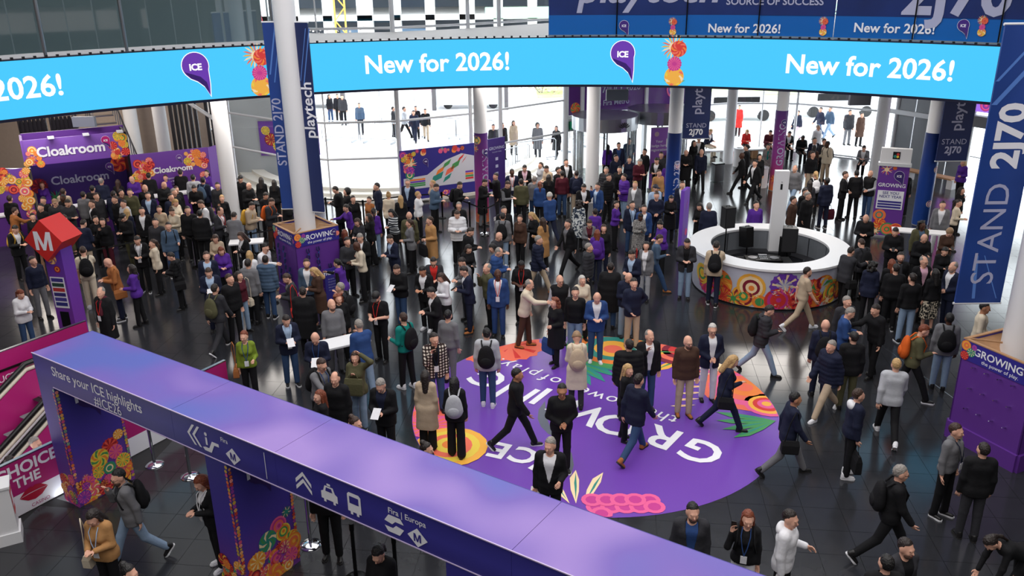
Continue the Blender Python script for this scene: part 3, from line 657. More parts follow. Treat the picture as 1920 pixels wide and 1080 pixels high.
# ---- metro totem
p = Vector((-10.95, 19.6, 0)); tot = empty('metro_totem', p, math.radians(-12), label='purple totem with red diamond letter M box on top', cat='sign')
m_red = mat('metro_red', (206, 44, 40), .45)
MB().box(-.24, .24, -.16, .24, 0, 2.55).build('stem', ramp_mat('totem_print', [(0, (132, 60, 170)), (1, (92, 48, 160))], 'Z', 0, 2.6), tot)
D_ = Matrix.Translation((0, 0, 2.72)) @ Matrix.Rotation(PI / 4, 4, 'Y')
MB().box(-.36, .36, -.36, .36, -.36, .36, D_).build('diamond_box', m_red, tot)
letter_m(.46, Matrix.Translation((0, -.365, 2.72)), m_wlet, tot)
letter_m(.46, Matrix.Translation((0, .365, 2.72)) @ Matrix.Rotation(PI, 4, 'Z'), m_wlet, tot)
bouquet(plane_fn(Matrix.Translation((0, -.16, 0))), [(-.05, 2.2, .13, 'swirl', ('amber', 'cream', 'violet')), (-.08, 2.35, .1, 'spikes', ('red', 'coral', 'cream')), (.05, 1.95, .09, 'rings', ('wine', 'red', 'amber'))], tot, 3)
MB().box(-.2, .18, -.172, -.165, .95, 1.75).build('map_plate', m_wlet, tot)
for i, cc in enumerate(((60, 50, 140), (30, 70, 60), (190, 50, 50), (50, 40, 120), (70, 60, 150), (50, 50, 130))): MB().box(-.17, .15, -.176, -.172, 1.63 - i * .125, 1.72 - i * .125).build('map_line', mat('line_%d' % i, cc, .5), tot)
MB().box(-.12, .12, -.172, -.165, .45, .85).build('timetable', m_black, tot)
# ---- pegboard boxes round the two pillars
def pegbox(c, side, h, rz, label, pegrows, faces):
    b = empty('pegboard_box', (c.x, c.y, 0), rz, label=label, cat='display box'); s = side / 2
    m_box = mat('pegboard_violet', (94, 46, 140), .55)
    for k in range(4):
        R = Matrix.Rotation(k * PI / 2, 4, 'Z')
        MB().box(-s, s, -s, -s + .03, 0, h - .38, R).build('side_panel', m_box, b)
        MB().box(-s, s, -s - .012, -s + .03, h - .38, h, R).build('header_panel', mat('header_blue', (48, 40, 140), .5), b)
        MB().box(-s, s, -s - .014, -s + .05, h, h + .02, R).build('rim', m_ply, b)
        MB().box(-s, s, -s - .05, -s, 0, .35, R).build('plinth', m_box, b)
        q = MB(); q.poly([R @ Vector((-s, -s + .03, h - .05)), R @ Vector((s, -s + .03, h - .05)), R @ Vector((.3, -.3, h - .3)), R @ Vector((-.3, -.3, h - .3))]); q.build('inner_tray', m_ply, b)
        MB().bar(R @ Vector((-s, -s, h + .015)), R @ Vector((-.28, -.28, h + .015)), .03).build('rim_brace', m_ply, b)
        if k in faces:
            f = R @ Matrix.Translation((0, -s - .016, 0))
            lettering('GROWING', .2, f @ Matrix.Translation((.02, 0, h - .16)), m_wlet, b, .02); lettering('the power of play.', .1, f @ Matrix.Translation((.08, 0, h - .3)), m_wlet, b, .005)
            bouquet(plane_fn(f), [(-s + .08, h - .1, .1), (-s + .2, h - .2, .09), (-s + .08, h - .3, .09), (-s + .25, h - .08, .06), (s - .05, h - .2, .07)], b, k + 2)
            ice_drop(plane_fn(f), s - .15, h - .13, .07, b, m_violetd, m_violetd, m_wlet)
            for rr in range(pegrows[0]):
                for cc in range(pegrows[1]):
                    x, z = -s * .55 + cc * side * .55 / max(1, pegrows[1] - 1), .75 + rr * .42
                    MB().tube([f @ Vector((x, .02, z)), f @ Vector((x, -.09, z + .02))], .012, 6).build('peg', m_chrome, b)
    return b
pb1 = pegbox(P1, 1.3, 2.05, math.radians(39), 'purple pegboard box with GROWING header amid the waiting crowd', (0, 0), (0, 3))
for k in (0, 3):
    R = Matrix.Rotation(math.radians(39) + k * PI / 2, 4, 'Z'); rnd = random.Random(k)
    for cx in ((-.35, -.05, .3) if k == 0 else (-.3, .05, .3)):
        for j in range(6):
            z = 1.55 - j * .185; p = Vector((P1.x, P1.y, 0)) + R @ Vector((cx + rnd.uniform(-.03, .03), -.70, z))
            if cx == .3 and j < 3: continue
            o = empty('lanyard_bundle', p, math.radians(39) + k * PI / 2, 'dark blue lanyard bundle hanging on the purple pegboard', 'lanyard', 'lanyard bundles on the pegboard')
            q = MB(); q.tube([(-.03, 0, .05), (-.035, -.02, -.04), (0, -.03, -.09), (.035, -.02, -.04), (.03, 0, .05)], .016, 6); q.build('strap_loop', mat('lanyard_navy', (26, 34, 84), .6), o)
            MB().box(-.02, .02, -.045, -.03, -.13, -.08).build('clip', mat('lanyard_blue', (50, 70, 150), .5), o)
f = frame(P1 + Matrix.Rotation(math.radians(39), 4, 'Z') @ Vector((.3, -.86, 0)), Matrix.Rotation(math.radians(39), 4, 'Z') @ Vector((1, 0, 0)))
sg = empty('floor_sign', label='indigo THE WALLE information board at the foot of the pegboard box', cat='sign')
MB().box(-.28, .28, 0, .04, 0, .95, f).build('board', m_indigo, sg); lettering('THE WALLE', .12, f @ Matrix.Translation((0, -.006, .82)), m_wlet, sg, .02)
for k in range(5): lettering('the power of play', .055, f @ Matrix.Translation((0, -.006, .66 - k * .08)), m_lav, sg)
pegbox(Vector((9.38, 14.17, 0)), 1.45, 2.05, math.radians(-66), 'purple pegboard box with steel pegs around the right-hand pillar', (3, 4), (0,))
# ---- cloakroom
u_ = Vector((.87, .49, 0)).normalized(); CO = G(50, 312, 2.4); CO = Vector((CO.x, CO.y, 0)); CF = frame(CO, u_)
cl = empty('cloakroom_booth', (0, 0, 0), label='purple cloakroom booth with big white Cloakroom sign and orange blossoms', cat='booth')
wS = (G(240, 292, 2.4).xy - CO.xy).length
m_pl = ramp_mat('cloakroom_print', [(0, (98, 44, 128)), (.6, (110, 62, 160)), (1, (128, 86, 176))], 'Z', 0, 3.3)
MB().box(0, wS, 0, .08, 2.4, 3.28, CF).build('sign_panel', m_pl, cl)
MB().box(.1, wS, 1.3, 1.38, 0, 2.9, CF).build('rear_wall', m_violetd, cl); MB().box(0, wS + .1, 1.3, 1.38, 2.9, 3.32, CF).build('rear_fascia', m_purple, cl)
MB().box(-.05, .03, 0, 1.38, 2.4, 3.28, CF).build('side_return', m_pl, cl); MB().box(wS - .03, wS + .05, 0, 1.38, 0, 3.28, CF).build('side_wall', m_black, cl)
wR = 2.72
MB().box(wS + .05, wS + .05 + wR, -.02, .06, 0, 2.42, CF).build('info_panel', m_pl, cl)
MB().box(0, .9, -.02, .06, 0, 2.4, CF @ Matrix.Translation((wS + .05 + wR, 0, 0)) @ Matrix.Rotation(math.radians(40), 4, 'Z')).build('return_panel', m_purple, cl)
MB().box(-4.2, -.02, -.02, .06, 0, 2.35, CF).build('left_panel', m_pl, cl)
lettering('Cloakroom', .47, CF @ Matrix.Translation((wS * .45, -.02, 2.82)), m_wlet, cl, .03)
lettering('Cloakroom', .42, CF @ Matrix.Translation((wS * .5, 1.28, 1.52)), m_lav, cl, .02)
lettering('Cloakroom', .3, CF @ Matrix.Translation((wS + 1.45, -.04, 1.75)), m_wlet, cl, .03)
for k, s in enumerate(('Opening times', 'Monday 08:00 - 20:00', 'Tuesday 08:00 - 20:00', 'Wednesday 08:00 - 17:00')): lettering(s, .09, CF @ Matrix.Translation((wS + 1.45, -.04, 1.42 - k * .12)), m_wlet, cl, .005)
ice_drop(plane_fn(CF @ Matrix.Translation((0, -.01, 0))), wS * .8, 3.05, .14, cl, m_mag, m_violetd, m_wlet); ice_drop(plane_fn(CF @ Matrix.Translation((0, 1.29, 0))), wS * .82, 1.85, .13, cl, m_purple, m_violetd, m_wlet)
ice_drop(plane_fn(CF @ Matrix.Translation((0, -.03, 0))), wS + 1.72, 2.16, .1, cl, m_purple, m_violetd, m_wlet)
sp = scatter(31, 14, .02, .45, 2.42, 2.95, .07, .16) + scatter(32, 18, wS - .5, wS - .02, 2.45, 3.2, .07, .17)
bouquet(plane_fn(CF @ Matrix.Translation((0, -.005, 0))), sp, cl, 6, warm=True)
sp = scatter(33, 20, wS + .08, wS + .75, 1.55, 2.36, .08, .17) + scatter(34, 12, wS + .1, wS + .3, .7, 1.6, .08, .16) + scatter(35, 20, wS + wR - .8, wS + wR, 1.75, 2.36, .07, .16) + [(wS + 2.5, 1.4, .14), (wS + 2.62, 1.25, .1)] + scatter(36, 26, -1.1, -.05, 1.6, 2.3, .07, .17) + scatter(37, 12, -.35, -.05, .7, 1.6, .1, .18)
bouquet(plane_fn(CF @ Matrix.Translation((0, -.025, 0))), sp, cl, 7, warm=True)
bouquet(plane_fn(CF @ Matrix.Translation((0, 1.29, 0))), [(.25, 1.4, .3, 'scallop', ('wine', 'red', 'wine')), (wS - .25, 1.9, .3, 'swirl', ('red', 'orange', 'wine')), (.7, .9, .3, 'spikes', ('green', 'teal', 'wine'))], cl, 7)
for k in range(3): MB().box(.8 + k * 1.1, 1.0 + k * 1.1, -.3, 0, 3.3, 3.36, CF).build('spot_lamp', m_frame, cl)
for x0, x1 in ((.2, wS - .15), (wS + .3, wS + 2.6), (-3.9, -.6)):
    d = empty('cloakroom_counter', label={.2: 'white topped counter under the big Cloakroom sign', -3.9: 'white topped counter left of the big Cloakroom sign'}.get(x0, 'white topped counter before the cloakroom opening times panel'), cat='counter')
    MB().box(x0, x1, -1.1, -.72, 0, 1.0, CF).build('front', m_purple, d); MB().box(x0 - .04, x1 + .04, -1.15, -.67, 1.0, 1.05, CF).build('worktop', m_white, d)
# steel stair and coat racks behind the cloakroom
for k in range(2):
    x = .0 + k * 1.05; rk = empty('coat_rack', label=('steel coat rack farther from the stair, behind the cloakroom booth', 'steel coat rack next to the steel stair, behind the cloakroom booth')[k], cat='coat rack')
    for a in (0, .9): MB().bar(CF @ Vector((x + a, 3.2, 0)), CF @ Vector((x + a, 3.2, 4.1)), .05).build('upright', m_steel, rk)
    for z in (3.4, 3.7, 4.0): MB().bar(CF @ Vector((x, 3.2, z)), CF @ Vector((x + .9, 3.2, z)), .04).build('rail', m_steel, rk)
    q = MB(); q.smooth = True
    for j in range(6): q.tube([CF @ Vector((x + .1 + j * .14, 3.2, 3.55)), CF @ Vector((x + .1 + j * .14, 3.15, 3.3)), CF @ Vector((x + .1 + j * .14, 3.2, 2.6))], [.05, .1, .12], 8)
    q.build('hung_coats', mat('dark_coats', (30, 26, 32), .9), rk)
st = empty('steel_stair', label='steel staircase with open treads rising behind the cloakroom', cat='staircase')
for k in range(14):
    a = CF @ Vector((wS + .15 - k * .05, 2.2 + k * .28, .4 + k * .28)); MB().box(-.5, .5, -.13, .13, -.02, .02, frame(a, u_)).build('tread', m_steel, st)
    for s in (-.5, .5): MB().bar(a + u_ * s, a + u_ * s + Vector((0, 0, 1.0)), .03).build('baluster', m_steel, st)
for s in (-.5, .5):
    MB().bar(CF @ Vector((wS + .15 + s, 2.2, 1.4)), CF @ Vector((wS + .15 + s - .65, 5.84, 5.05)), .05).build('handrail', m_steel, st)
for k, x in enumerate((-15.2, -13.6)):
    q = MB()
    for j in range(6): q.box(x + j * .22, x + j * .22 + .14, 38.4, 38.5, 0, 3.3)
    tag(q.build('trim_%d' % (k + 1), mat('dark_slat', (36, 34, 38), .5)), kind='structure')
MB().tube([(-16, 38, 4.6), (-12.4, 35.9, 2.9)], .08).build('trim_3', m_frame); tag(bpy.data.objects['trim_3'], kind='structure')
# ---- round counter
RCn = Vector((7.32, 23.1, 0)); rc = empty('round_counter', RCn, label='round white counter wrapped in bright blossom print', cat='counter')
q = MB(); q.smooth = False; q.lathe([(2.22, 1.12), (2.22, 1.18), (1.62, 1.18), (1.62, 1.12), (2.22, 1.12)], 64); q.build('worktop', m_white, rc)
q = MB(); q.smooth = True; q.lathe([(2.08, .04), (2.16, 1.12)], 64); q.build('outer_skirt', mat('pale_counter_skirt', (196, 198, 214), .45), rc)
q = MB(); q.smooth = True; q.lathe([(2.05, 0), (2.05, .05)], 64); q.build('plinth', m_black, rc)
for k in range(12):
    MB().lathe([(1.64, .55), (1.64, 1.12)], 5, a0=k * PI / 6 + .01, a1=(k + 1) * PI / 6 - .01).build('inner_panel', mat('grey_inner_panel', (112, 116, 122), .4), rc)
q = MB(); q.lathe([(1.64, .55), (1.3, .55), (1.3, .5), (1.64, .5)], 48); q.build('inner_shelf', mat('dark_shelf', (44, 44, 48), .5), rc)
cfn = lambda u, v, h: Vector(((2.085 + .072 * v + h) * math.sin(u / 2.1), -(2.085 + .072 * v + h) * math.cos(u / 2.1), v))
sp = [(-1.9, .55, .42, 'swirl', ('orange', 'red', 'amber', 'green')), (-1.75, .2, .3, 'scallop', ('red', 'coral', 'orange')), (-1.2, .3, .32, 'rings', ('amber', 'wine', 'orange', 'green')), (-1.0, .62, .38, 'rings', ('amber', 'cream', 'wine', 'cream', 'orange')), (-.75, .22, .2, 'dot', ('orange', 'green')),
      (-.15, .72, .40, 'scallop', ('violet', 'cream', 'violet')), (-.1, .36, .44, 'spikes', ('coral', 'cream', 'pink')), (-.3, .3, .34, 'rings', ('red', 'mag', 'red')), (.35, .3, .35, 'scallop', ('red', 'coral', 'wine')), (.6, .6, .3, 'scallop', ('red', 'orange', 'coral')), (.95, .55, .42, 'swirl', ('orange', 'green', 'amber', 'wine')),
      (1.35, .4, .35, 'rings', ('yellow', 'orange', 'green')), (1.2, .18, .2, 'spikes', ('cream', 'orange', 'red')), (1.75, .45, .38, 'scallop', ('wine', 'orange', 'red')), (-2.4, .45, .4, 'scallop', ('mag', 'red', 'coral')), (-2.6, .6, .3, 'rings', ('yellow', 'amber', 'green')), (2.2, .5, .4, 'swirl', ('orange', 'red', 'amber')), (-1.45, .2, .22, 'spikes', ('green', 'yellow', 'orange')), (.1, .14, .2, 'spikes', ('amber', 'cream', 'orange')), (.75, .2, .25, 'dot', ('red', 'orange'))]
sp = [(a, min(b, .98 - c * .55), min(c, .4)) + tuple(d) for a, b, c, *d in sp]
bouquet(lambda u, v, h: cfn(u, max(.05, min(1.08, v)), h), sp, rc, 9)
# things inside the counter
dj = empty('mixing_table', RCn + Vector((-.15, -.25, 0)), math.radians(-5), 'mixing table draped in black cloth inside the round counter', 'table')
q = MB(); rows = []
for z, e in ((0, .06), (.35, .03), (.78, 0), (.8, -.02)): rows.append([(x * (.75 + e + (.02 * math.sin(t * 1.9) if z < .7 else 0)), y * (.38 + e), z) for t, (x, y) in enumerate([(-1, -1), (-.5, -1), (0, -1), (.5, -1), (1, -1), (1, 0), (1, 1), (0, 1), (-1, 1), (-1, 0)])])
q.grid(rows, True); q.poly(rows[-1]); q.build('black_cloth', mat('black_cloth', (12, 12, 14), .9), dj)
eq = empty('dj_controller', RCn + Vector((-.2, -.23, .8)), math.radians(-5), 'silver and black music mixing deck on the black cloth', 'mixing deck')
MB().box(-.5, .5, -.22, .22, .012, .07).build('chassis', m_blackm, eq)
for x in (-.3, .3): MB().lathe([(.13, .07), (.13, .09), (0, .092)], 20, (x, 0, 0)).build('jog_wheel', m_steel, eq)
for k in range(10): MB().lathe([(.014, .07), (.012, .1), (0, .1)], 8, (-.09 + (k % 5) * .045, -.1 + (k // 5) * .16, 0)).build('knob', m_frame, eq)
MB().box(-.12, .12, .1, .2, .07, .12).build('mixer_display', m_steel, eq)
def speaker(loc, rz, label, w=.34, d=.34, h=.6, tilt=0):
    s = empty('loudspeaker', loc, rz, label, 'speaker'); s.rotation_euler = (tilt, 0, rz)
    MB().grid([[(x * w / 2 * k, y * d / 2 - (.03 if y > 0 else 0), z) for x, y in ((-1, -1), (1, -1), (.75, 1), (-.75, 1))] for z, k in ((0, 1), (h, 1))], True).poly([(-w / 2, -d / 2, h), (w / 2, -d / 2, h), (w * .375, d / 2 - .03, h), (-w * .375, d / 2 - .03, h)]).build('cabinet', m_black, s)
    MB().box(-w / 2 + .02, w / 2 - .02, -d / 2 - .012, -d / 2, .03, h - .03).build('grille', mat('speaker_grille', (30, 30, 34), .7, bump=.5, bscale=300), s)
    MB().tube([(-.06, 0, h), (-.06, 0, h + .03), (.06, 0, h + .03), (.06, 0, h)], .012, 6).build('carry_handle', m_blackm, s); return s
def sp_stand(loc, h, label):
    s = empty('speaker_stand', loc, 0, label, 'stand'); MB().tube([(0, 0, .1), (0, 0, h)], .02, 8).build('pole', m_blackm, s)
    for k in range(3): MB().tube([(0, 0, .35), (.35 * math.cos(k * 2.1), .35 * math.sin(k * 2.1), .01)], .013, 6).build('leg', m_blackm, s)
pA = G(1349, 428, 1.65); pA = Vector((5.62, 23.35, 0))
sp_stand(RCn + Vector((-1.1, .6, 0)), 1.55, 'black speaker stand inside the counter under the raised speaker'); speaker(RCn + Vector((-1.1, .6, 1.55)), math.radians(20), 'black loudspeaker raised highest above the round counter')
sp_stand(RCn + Vector((-.28, 1.2, 0)), .75, 'low black speaker stand behind the mixing table'); speaker(RCn + Vector((-.28, 1.2, .75)), math.radians(200), 'tilted black loudspeaker between the pole speaker and white slab', tilt=.12)
speaker(RCn + Vector((.72, .55, .82)), math.radians(-10), 'large black loudspeaker with blue light beside the mixing table', .44, .4, .72); sp_stand(RCn + Vector((.72, .55, 0)), .82, 'black stand carrying the large loudspeaker by the mixing table')
speaker(RCn + Vector((.78, 1.02, .3)), math.radians(30), 'small black loudspeaker behind the large loudspeaker', .3, .28, .8); sp_stand(RCn + Vector((.78, 1.02, 0)), .3, 'short black stand under the small loudspeaker')
for k, (x, y) in enumerate(((1.0, -.35), (1.12, .12))):
    o = empty('folded_chair', RCn + Vector((x, y, .01)), .5 + k * .5, 'silver shell chair leaning inside the round counter', 'chair', 'shell chairs inside the counter')
    q = MB(); q.smooth = True; q.grid([[(.2 * math.cos(t) * r, .05 * r * r, .42 + .26 * math.sin(t) * r) for t in [j * PI / 8 for j in range(16)]] for r in (.05, .5, .85, 1)], True); q.build('shell', m_steel, o)
    for a in (-.15, .15): MB().tube([(a, .05, .3), (a * 1.2, .18, 0)], .012, 6).build('leg', m_chrome, o)
sl = empty('display_slab', RCn + Vector((.62, 1.42, 0)), math.radians(-6), 'tall white display slab with small dark logo inside the round counter', 'display')
MB().box(-.2, .2, -.1, .1, .02, 3.0).build('casing', m_white, sl); MB().box(-.03, .03, -.106, -.1, 2.45, 2.62).build('logo_mark', m_black, sl); MB().box(-.28, .28, -.25, .25, 0, .03).build('base_plate', m_steel, sl); MB().lathe([(.022, 0), (0, .004)], 12, (0, -.104, 2.68)).build('camera_dot', m_black, sl)
# ---- purple blade sign and roll-up, see-you sign
p = G(1279, 463); bs = empty('blade_sign', p, math.radians(62), 'purple upright blade sign left of the round counter', 'sign')
MB().box(-.3, .3, -.06, .06, 0, 1.95).build('board', mat('blade_purple', (120, 74, 190), .4), bs); MB().box(-.33, .33, -.1, .1, 0, .04).build('foot', m_blackm, bs)
bouquet(plane_fn(Matrix.Translation((0, -.06, 0))), [(-.1, 1.2, .5, 'leaf', ('violet', 'pink'), 1.0), (.1, .5, .12, 'dot', ('pink',))], bs, 2)
p = Vector((6.1, 34.4, 0)); ru = empty('roll_up_banner', p, math.radians(14), 'lilac roll-up banner with white print beside the revolving doors', 'banner')
MB().box(-.45, .45, -.01, .01, .1, 2.55).build('banner_sheet', mat('lilac_print', (150, 96, 190), .5), ru); MB().box(-.48, .48, -.08, .08, 0, .1).build('cassette', m_steel, ru); MB().tube([(-.46, 0, 2.56), (.46, 0, 2.56)], .02, 8).build('top_rail', m_frame, ru)
for k, s in enumerate(('Your', 'badge here', 'registration')): lettering(s, .15, Matrix.Translation((-.08, -.015, 2.0 - k * .17)), m_wlet, ru, .01)
bouquet(plane_fn(Matrix.Translation((0, -.012, 0))), [(-.2, 2.3, .09, 'rings', ('cream', 'violet'))], ru, 2); MB().box(.22, .38, -.014, -.011, 1.75, 2.1).build('phone_picture', m_wlet, ru)
p = (G(1636, 440) + G(1680, 447)) / 2; ks_ = empty('information_sign', p, math.radians(-22), 'purple sign reading SEE YOU NEXT YEAR with white header', 'sign')
MB().box(-.46, .46, -.09, .09, 0, 2.42).build('body', m_purple, ks_); MB().box(-.5, .5, -.13, .13, 2.42, 2.52).build('shelf', m_frame, ks_); MB().box(-.46, .46, -.1, .1, 2.52, 3.0).build('header', m_white, ks_); MB().box(-.5, .5, -.2, .2, 0, .06).build('foot', m_greyw, ks_)
MB().box(-.1, .12, -.106, -.1, 2.66, 2.9).build('header_logo', m_black, ks_); bouquet(plane_fn(Matrix.Translation((0, -.107, 0))), [(-.03, 2.75, .05, 'dot', ('teal',)), (.05, 2.82, .045, 'dot', ('red',)), (.05, 2.74, .04, 'dot', ('yellow',))], ks_, 1)
ff = plane_fn(Matrix.Translation((0, -.092, 0))); ice_drop(ff, .18, 2.12, .15, ks_, m_violetd, m_violetd, m_wlet)
bouquet(ff, [(-.22, 2.3, .2, 'spikes', ('cream', 'coral', 'violet')), (.02, 2.36, .06, 'rings', ('orange', 'red')), (-.25, .75, .2, 'rings', ('orange', 'coral', 'teal')), (-.2, .45, .2, 'swirl', ('red', 'orange', 'amber')), (.05, .3, .22, 'rings', ('green', 'coral', 'orange')), (.3, .32, .2, 'rings', ('orange', 'red', 'coral')), (-.3, .2, .16, 'spikes', ('cream', 'orange', 'green'))], ks_, 3)
lettering('GROWING', .17, Matrix.Translation((0, -.098, 1.78)), m_wlet, ks_, .02)
MB().box(-.4, .4, -.1, -.09, .98, 1.6).build('notice', m_wlet, ks_); lettering('SEE YOU', .13, Matrix.Translation((0, -.104, 1.52)), m_indigo, ks_, .01); lettering('NEXT YEAR', .13, Matrix.Translation((0, -.104, 1.4)), m_indigo, ks_, .01)
for k in range(3): MB().box(-.36, .36, -.106, -.1, 1.2 - k * .09, 1.26 - k * .09).build('notice_bar', m_indigo, ks_)
# ---- floor plan board against the glass
a, b = Vector((-4.28, 32.55, 0)), Vector((-1.45, 34.05, 0)); mf = frame(a, b - a); wM = (b - a).length
mp = empty('floor_plan_board', label='large purple floor plan board with coloured hall map and blossoms', cat='board')
MB().box(0, wM, -.06, 0, .1, 2.1, mf).build('board', m_indigo, mp); MB().box(0, wM, -.09, .03, .05, .12, mf).build('base_rail', m_frame, mp)
MB().poly([mf @ Vector((x, -.065, z)) for x, z in ((.1, .55), (.1, 1.0), (1.1, 1.05), (1.9, 1.55), (2.6, 1.75), (wM - .05, 1.6), (wM - .05, .55))]).build('plan_ground', mat('plan_white', (206, 206, 216), .5), mp)
for i, (x, z, w, h, cc) in enumerate(((1.25, .7, .45, .26, 'teal'), (1.75, .66, .3, .2, 'teal'), (1.45, .98, .32, .2, 'orange'), (1.85, .92, .35, .24, 'coral'), (1.75, 1.22, .3, .2, 'green'), (2.1, 1.12, .35, .24, 'green'), (2.4, 1.42, .24, .16, 'red'), (2.58, 1.34, .16, .14, 'red'))):
    MB().poly([mf @ Vector((x + dx * w + dz * .1, -.07, z + dz * h + dx * .16)) for dx, dz in ((0, 0), (1, 0), (1, 1), (0, 1))]).build('plan_hall', mat('print_' + cc, PALETTE[cc]), mp)
for i, cc in enumerate(('orange', 'violet', 'green', 'green')): MB().box(.35, 1.0, -.072, -.066, .88 - i * .08, .94 - i * .08, mf).build('key_bar', mat('print_' + cc, PALETTE[cc]), mp)
for i, cc in enumerate(('violet', 'orange', 'green', 'red')): MB().box(2.75, wM - .1, -.072, -.066, .95 - i * .09, 1.02 - i * .09, mf).build('key_bar', mat('print_' + cc, PALETTE[cc]), mp)
ff = plane_fn(mf @ Matrix.Translation((0, -.066, 0))); bouquet(ff, scatter(41, 14, .08, .45, 1.1, 2.0, .09, .2) + scatter(42, 18, .5, 2.7, 1.9, 2.05, .06, .12) + [(.4, 1.55, .3, 'spikes', ('cream', 'teal', 'coral'))] + scatter(43, 8, 1.2, 2.6, .18, .3, .06, .12), mp, 8)
ice_drop(ff, 1.05, 1.6, .1, mp, m_violetd, m_violetd, m_wlet)
a2 = Vector((-.95, 33.9, 0)); f2 = frame(a2, (.65, .6, 0)); gp = empty('information_board', label='indigo GROWING information panel beside the purple column', cat='board')
MB().box(0, .95, -.05, 0, .1, 2.25, f2).build('board', m_violetd, gp); MB().box(-.02, .97, -.07, .03, 0, .1, f2).build('foot', m_frame, gp); lettering('GROWING', .17, f2 @ Matrix.Translation((.5, -.056, 1.85)), m_lav, gp, .01); lettering('the power of play', .07, f2 @ Matrix.Translation((.5, -.056, 1.7)), m_lav, gp)
for k in range(3): MB().box(.42, .56, -.056, -.05, 1.35 - k * .3, 1.47 - k * .3, f2).build('info_icon', m_lav, gp)
# ---- crowd barriers, queue posts
def qpost(p, label, m, h=1.0, group=None, base=.17):
    o = empty('queue_post', (p.x, p.y, 0), 0, label, 'queue post', group)
    q = MB(); q.smooth = True; q.lathe([(base, 0), (base, .015), (base * .6, .035), (.03, .05), (0, .05)], 24); q.build('base', m if m != m_blackm else m_blackm, o)
    MB().tube([(0, 0, .04), (0, 0, h)], .03, 12).build('pole', m, o); MB().tube([(0, 0, h - .1), (0, 0, h + .02)], .038, 12).build('belt_head', m_blackm, o); return o
BELTS = []; m_belt = mat('black_belt', (16, 16, 18), .7)
def qline(pts, label, group):
    P_ = [G(x, y, .95) for x, y in pts]; ORD = ('first', 'second', 'third', 'fourth', 'fifth', 'sixth')
    for k, p in enumerate(P_):
        o = qpost(p, label % ORD[k], m_blackm, .97, None, .15)
        if k + 1 < len(P_):
            d = P_[k + 1] - p; d.z = 0; BELTS.append((p.xy, P_[k + 1].xy))
            MB().poly([(0, 0, .9), (d.x, d.y, .9), (d.x, d.y, .95), (0, 0, .95)]).build('belt', m_belt, o)
qline([(122, 476), (200, 463), (275, 446), (330, 435), (362, 448)], '%s black belt post from the metro totem along the cloakroom queue', 'belt posts of the cloakroom queue')
qline([(362, 446), (420, 443), (470, 437), (520, 428)], '%s black belt post from the cloakroom queue towards the pegboard box', 'belt posts beside the white column')
qline([(480, 385), (540, 372), (610, 372), (680, 377), (760, 366), (828, 362)], '%s black belt post from the queue column before the plaza glass', 'belt posts of the rear queue')
qline([(828, 362), (880, 380), (908, 392), (985, 352), (1042, 335), (1095, 352)], '%s black belt post from the floor plan board towards the revolving doors', 'belt posts by the plan board')
for (px, py), lab in (((290, 871), 'chrome queue post with magenta reflection in its base under the gate'), ((357, 893), 'chrome queue post near the red-haired walker under the gate'), ((583, 1022), 'chrome queue post beside the blossom gate post'), ((668, 1085), 'dark queue post with silver cap under the gate beam'), ((745, 1110), 'dark queue post with belt beside the seated phone user'), ((909, 437), 'chrome queue post standing apart before the plan board')):
    qpost(G(px, py), lab, m_chrome if px not in (668, 745) else m_blackm, .98)
def barrier(p, rz, label):
    o = empty('crowd_barrier', p, rz, label, 'barrier', 'steel crowd barriers on the plaza')
    q = MB(); q.tube([(-1.1, 0, .1), (-1.1, 0, 1.0), (-1.0, 0, 1.1), (1.0, 0, 1.1), (1.1, 0, 1.0), (1.1, 0, .1)], .025, 6); q.tube([(-1.1, 0, .22), (1.1, 0, .22)], .02, 6); q.build('frame', m_steel, o)
    for k in range(16): MB().tube([(-.98 + k * .13, 0, .22), (-.98 + k * .13, 0, 1.1)], .009, 5).build('bar', m_steel, o)
    for x in (-.8, .8): MB().box(x - .03, x + .03, -.3, .3, 0, .1).build('foot', m_steel, o)
for x, y, r in ((1.2, 40, .5), (3.3, 43.2, .9), (.2, 38.4, .9), (4.2, 46, .4), (-9, 52, .1), (-6.7, 52, -.1), (-4, 47, -.35), (-1.9, 46.2, -.35), (-7, 45.5, -.3), (-9.2, 46.2, -.3)): barrier(Vector((x, y, -.06)), r, 'steel crowd barrier standing on the wet plaza')
# ---- bins, benches, tables
def bin_(p, label, r=.24):
    o = empty('litter_bin', p, 0, label, 'bin'); q = MB(); q.smooth = True; q.lathe([(r, 0), (r, .78)], 24); q.build('body', m_white, o); q = MB(); q.lathe([(r + .02, .78), (r + .02, .84), (r * .6, .84), (r * .55, .8), (0, .7)], 24); q.build('rim', m_frame, o)
bin_(G(1371, 302) - Vector((-.05, 1.1, 0)), 'white round bin at the foot of the bench column'); bin_(G(1424, 350), 'white round bin beside the purple GROWING column', .3)
p = G(1344, 340); o = empty('steel_bin', p, .3, 'square brushed steel bin on the open floor', 'bin'); MB().box(-.22, .22, -.16, .16, .02, .75).build('body', m_steel, o); MB().box(-.23, .23, -.17, .17, .75, .8).build('lid', m_blackm, o)
for a, b, lab in (((8.6, 40.2), (13.3, 40.7), 'long white bench in front of the street glazing'), ((16.4, 36.6), (18.0, 33.9), 'white bench with wooden seat before the panelled wall')):
    a, b = Vector((*a, 0)), Vector((*b, 0)); f = frame(a, b - a); L = (b - a).length; o = empty('bench', label=lab, cat='bench')
    MB().box(0, L, -.25, .25, .38, .44, f).build('seat', m_white if a.x < 10 else m_ply, o)
    for k in range(4): MB().box(L * k / 3.0 * .94, L * k / 3.0 * .94 + .25, -.2, .2, 0, .38, f).build('support', m_white if k % 2 else m_ply, o)
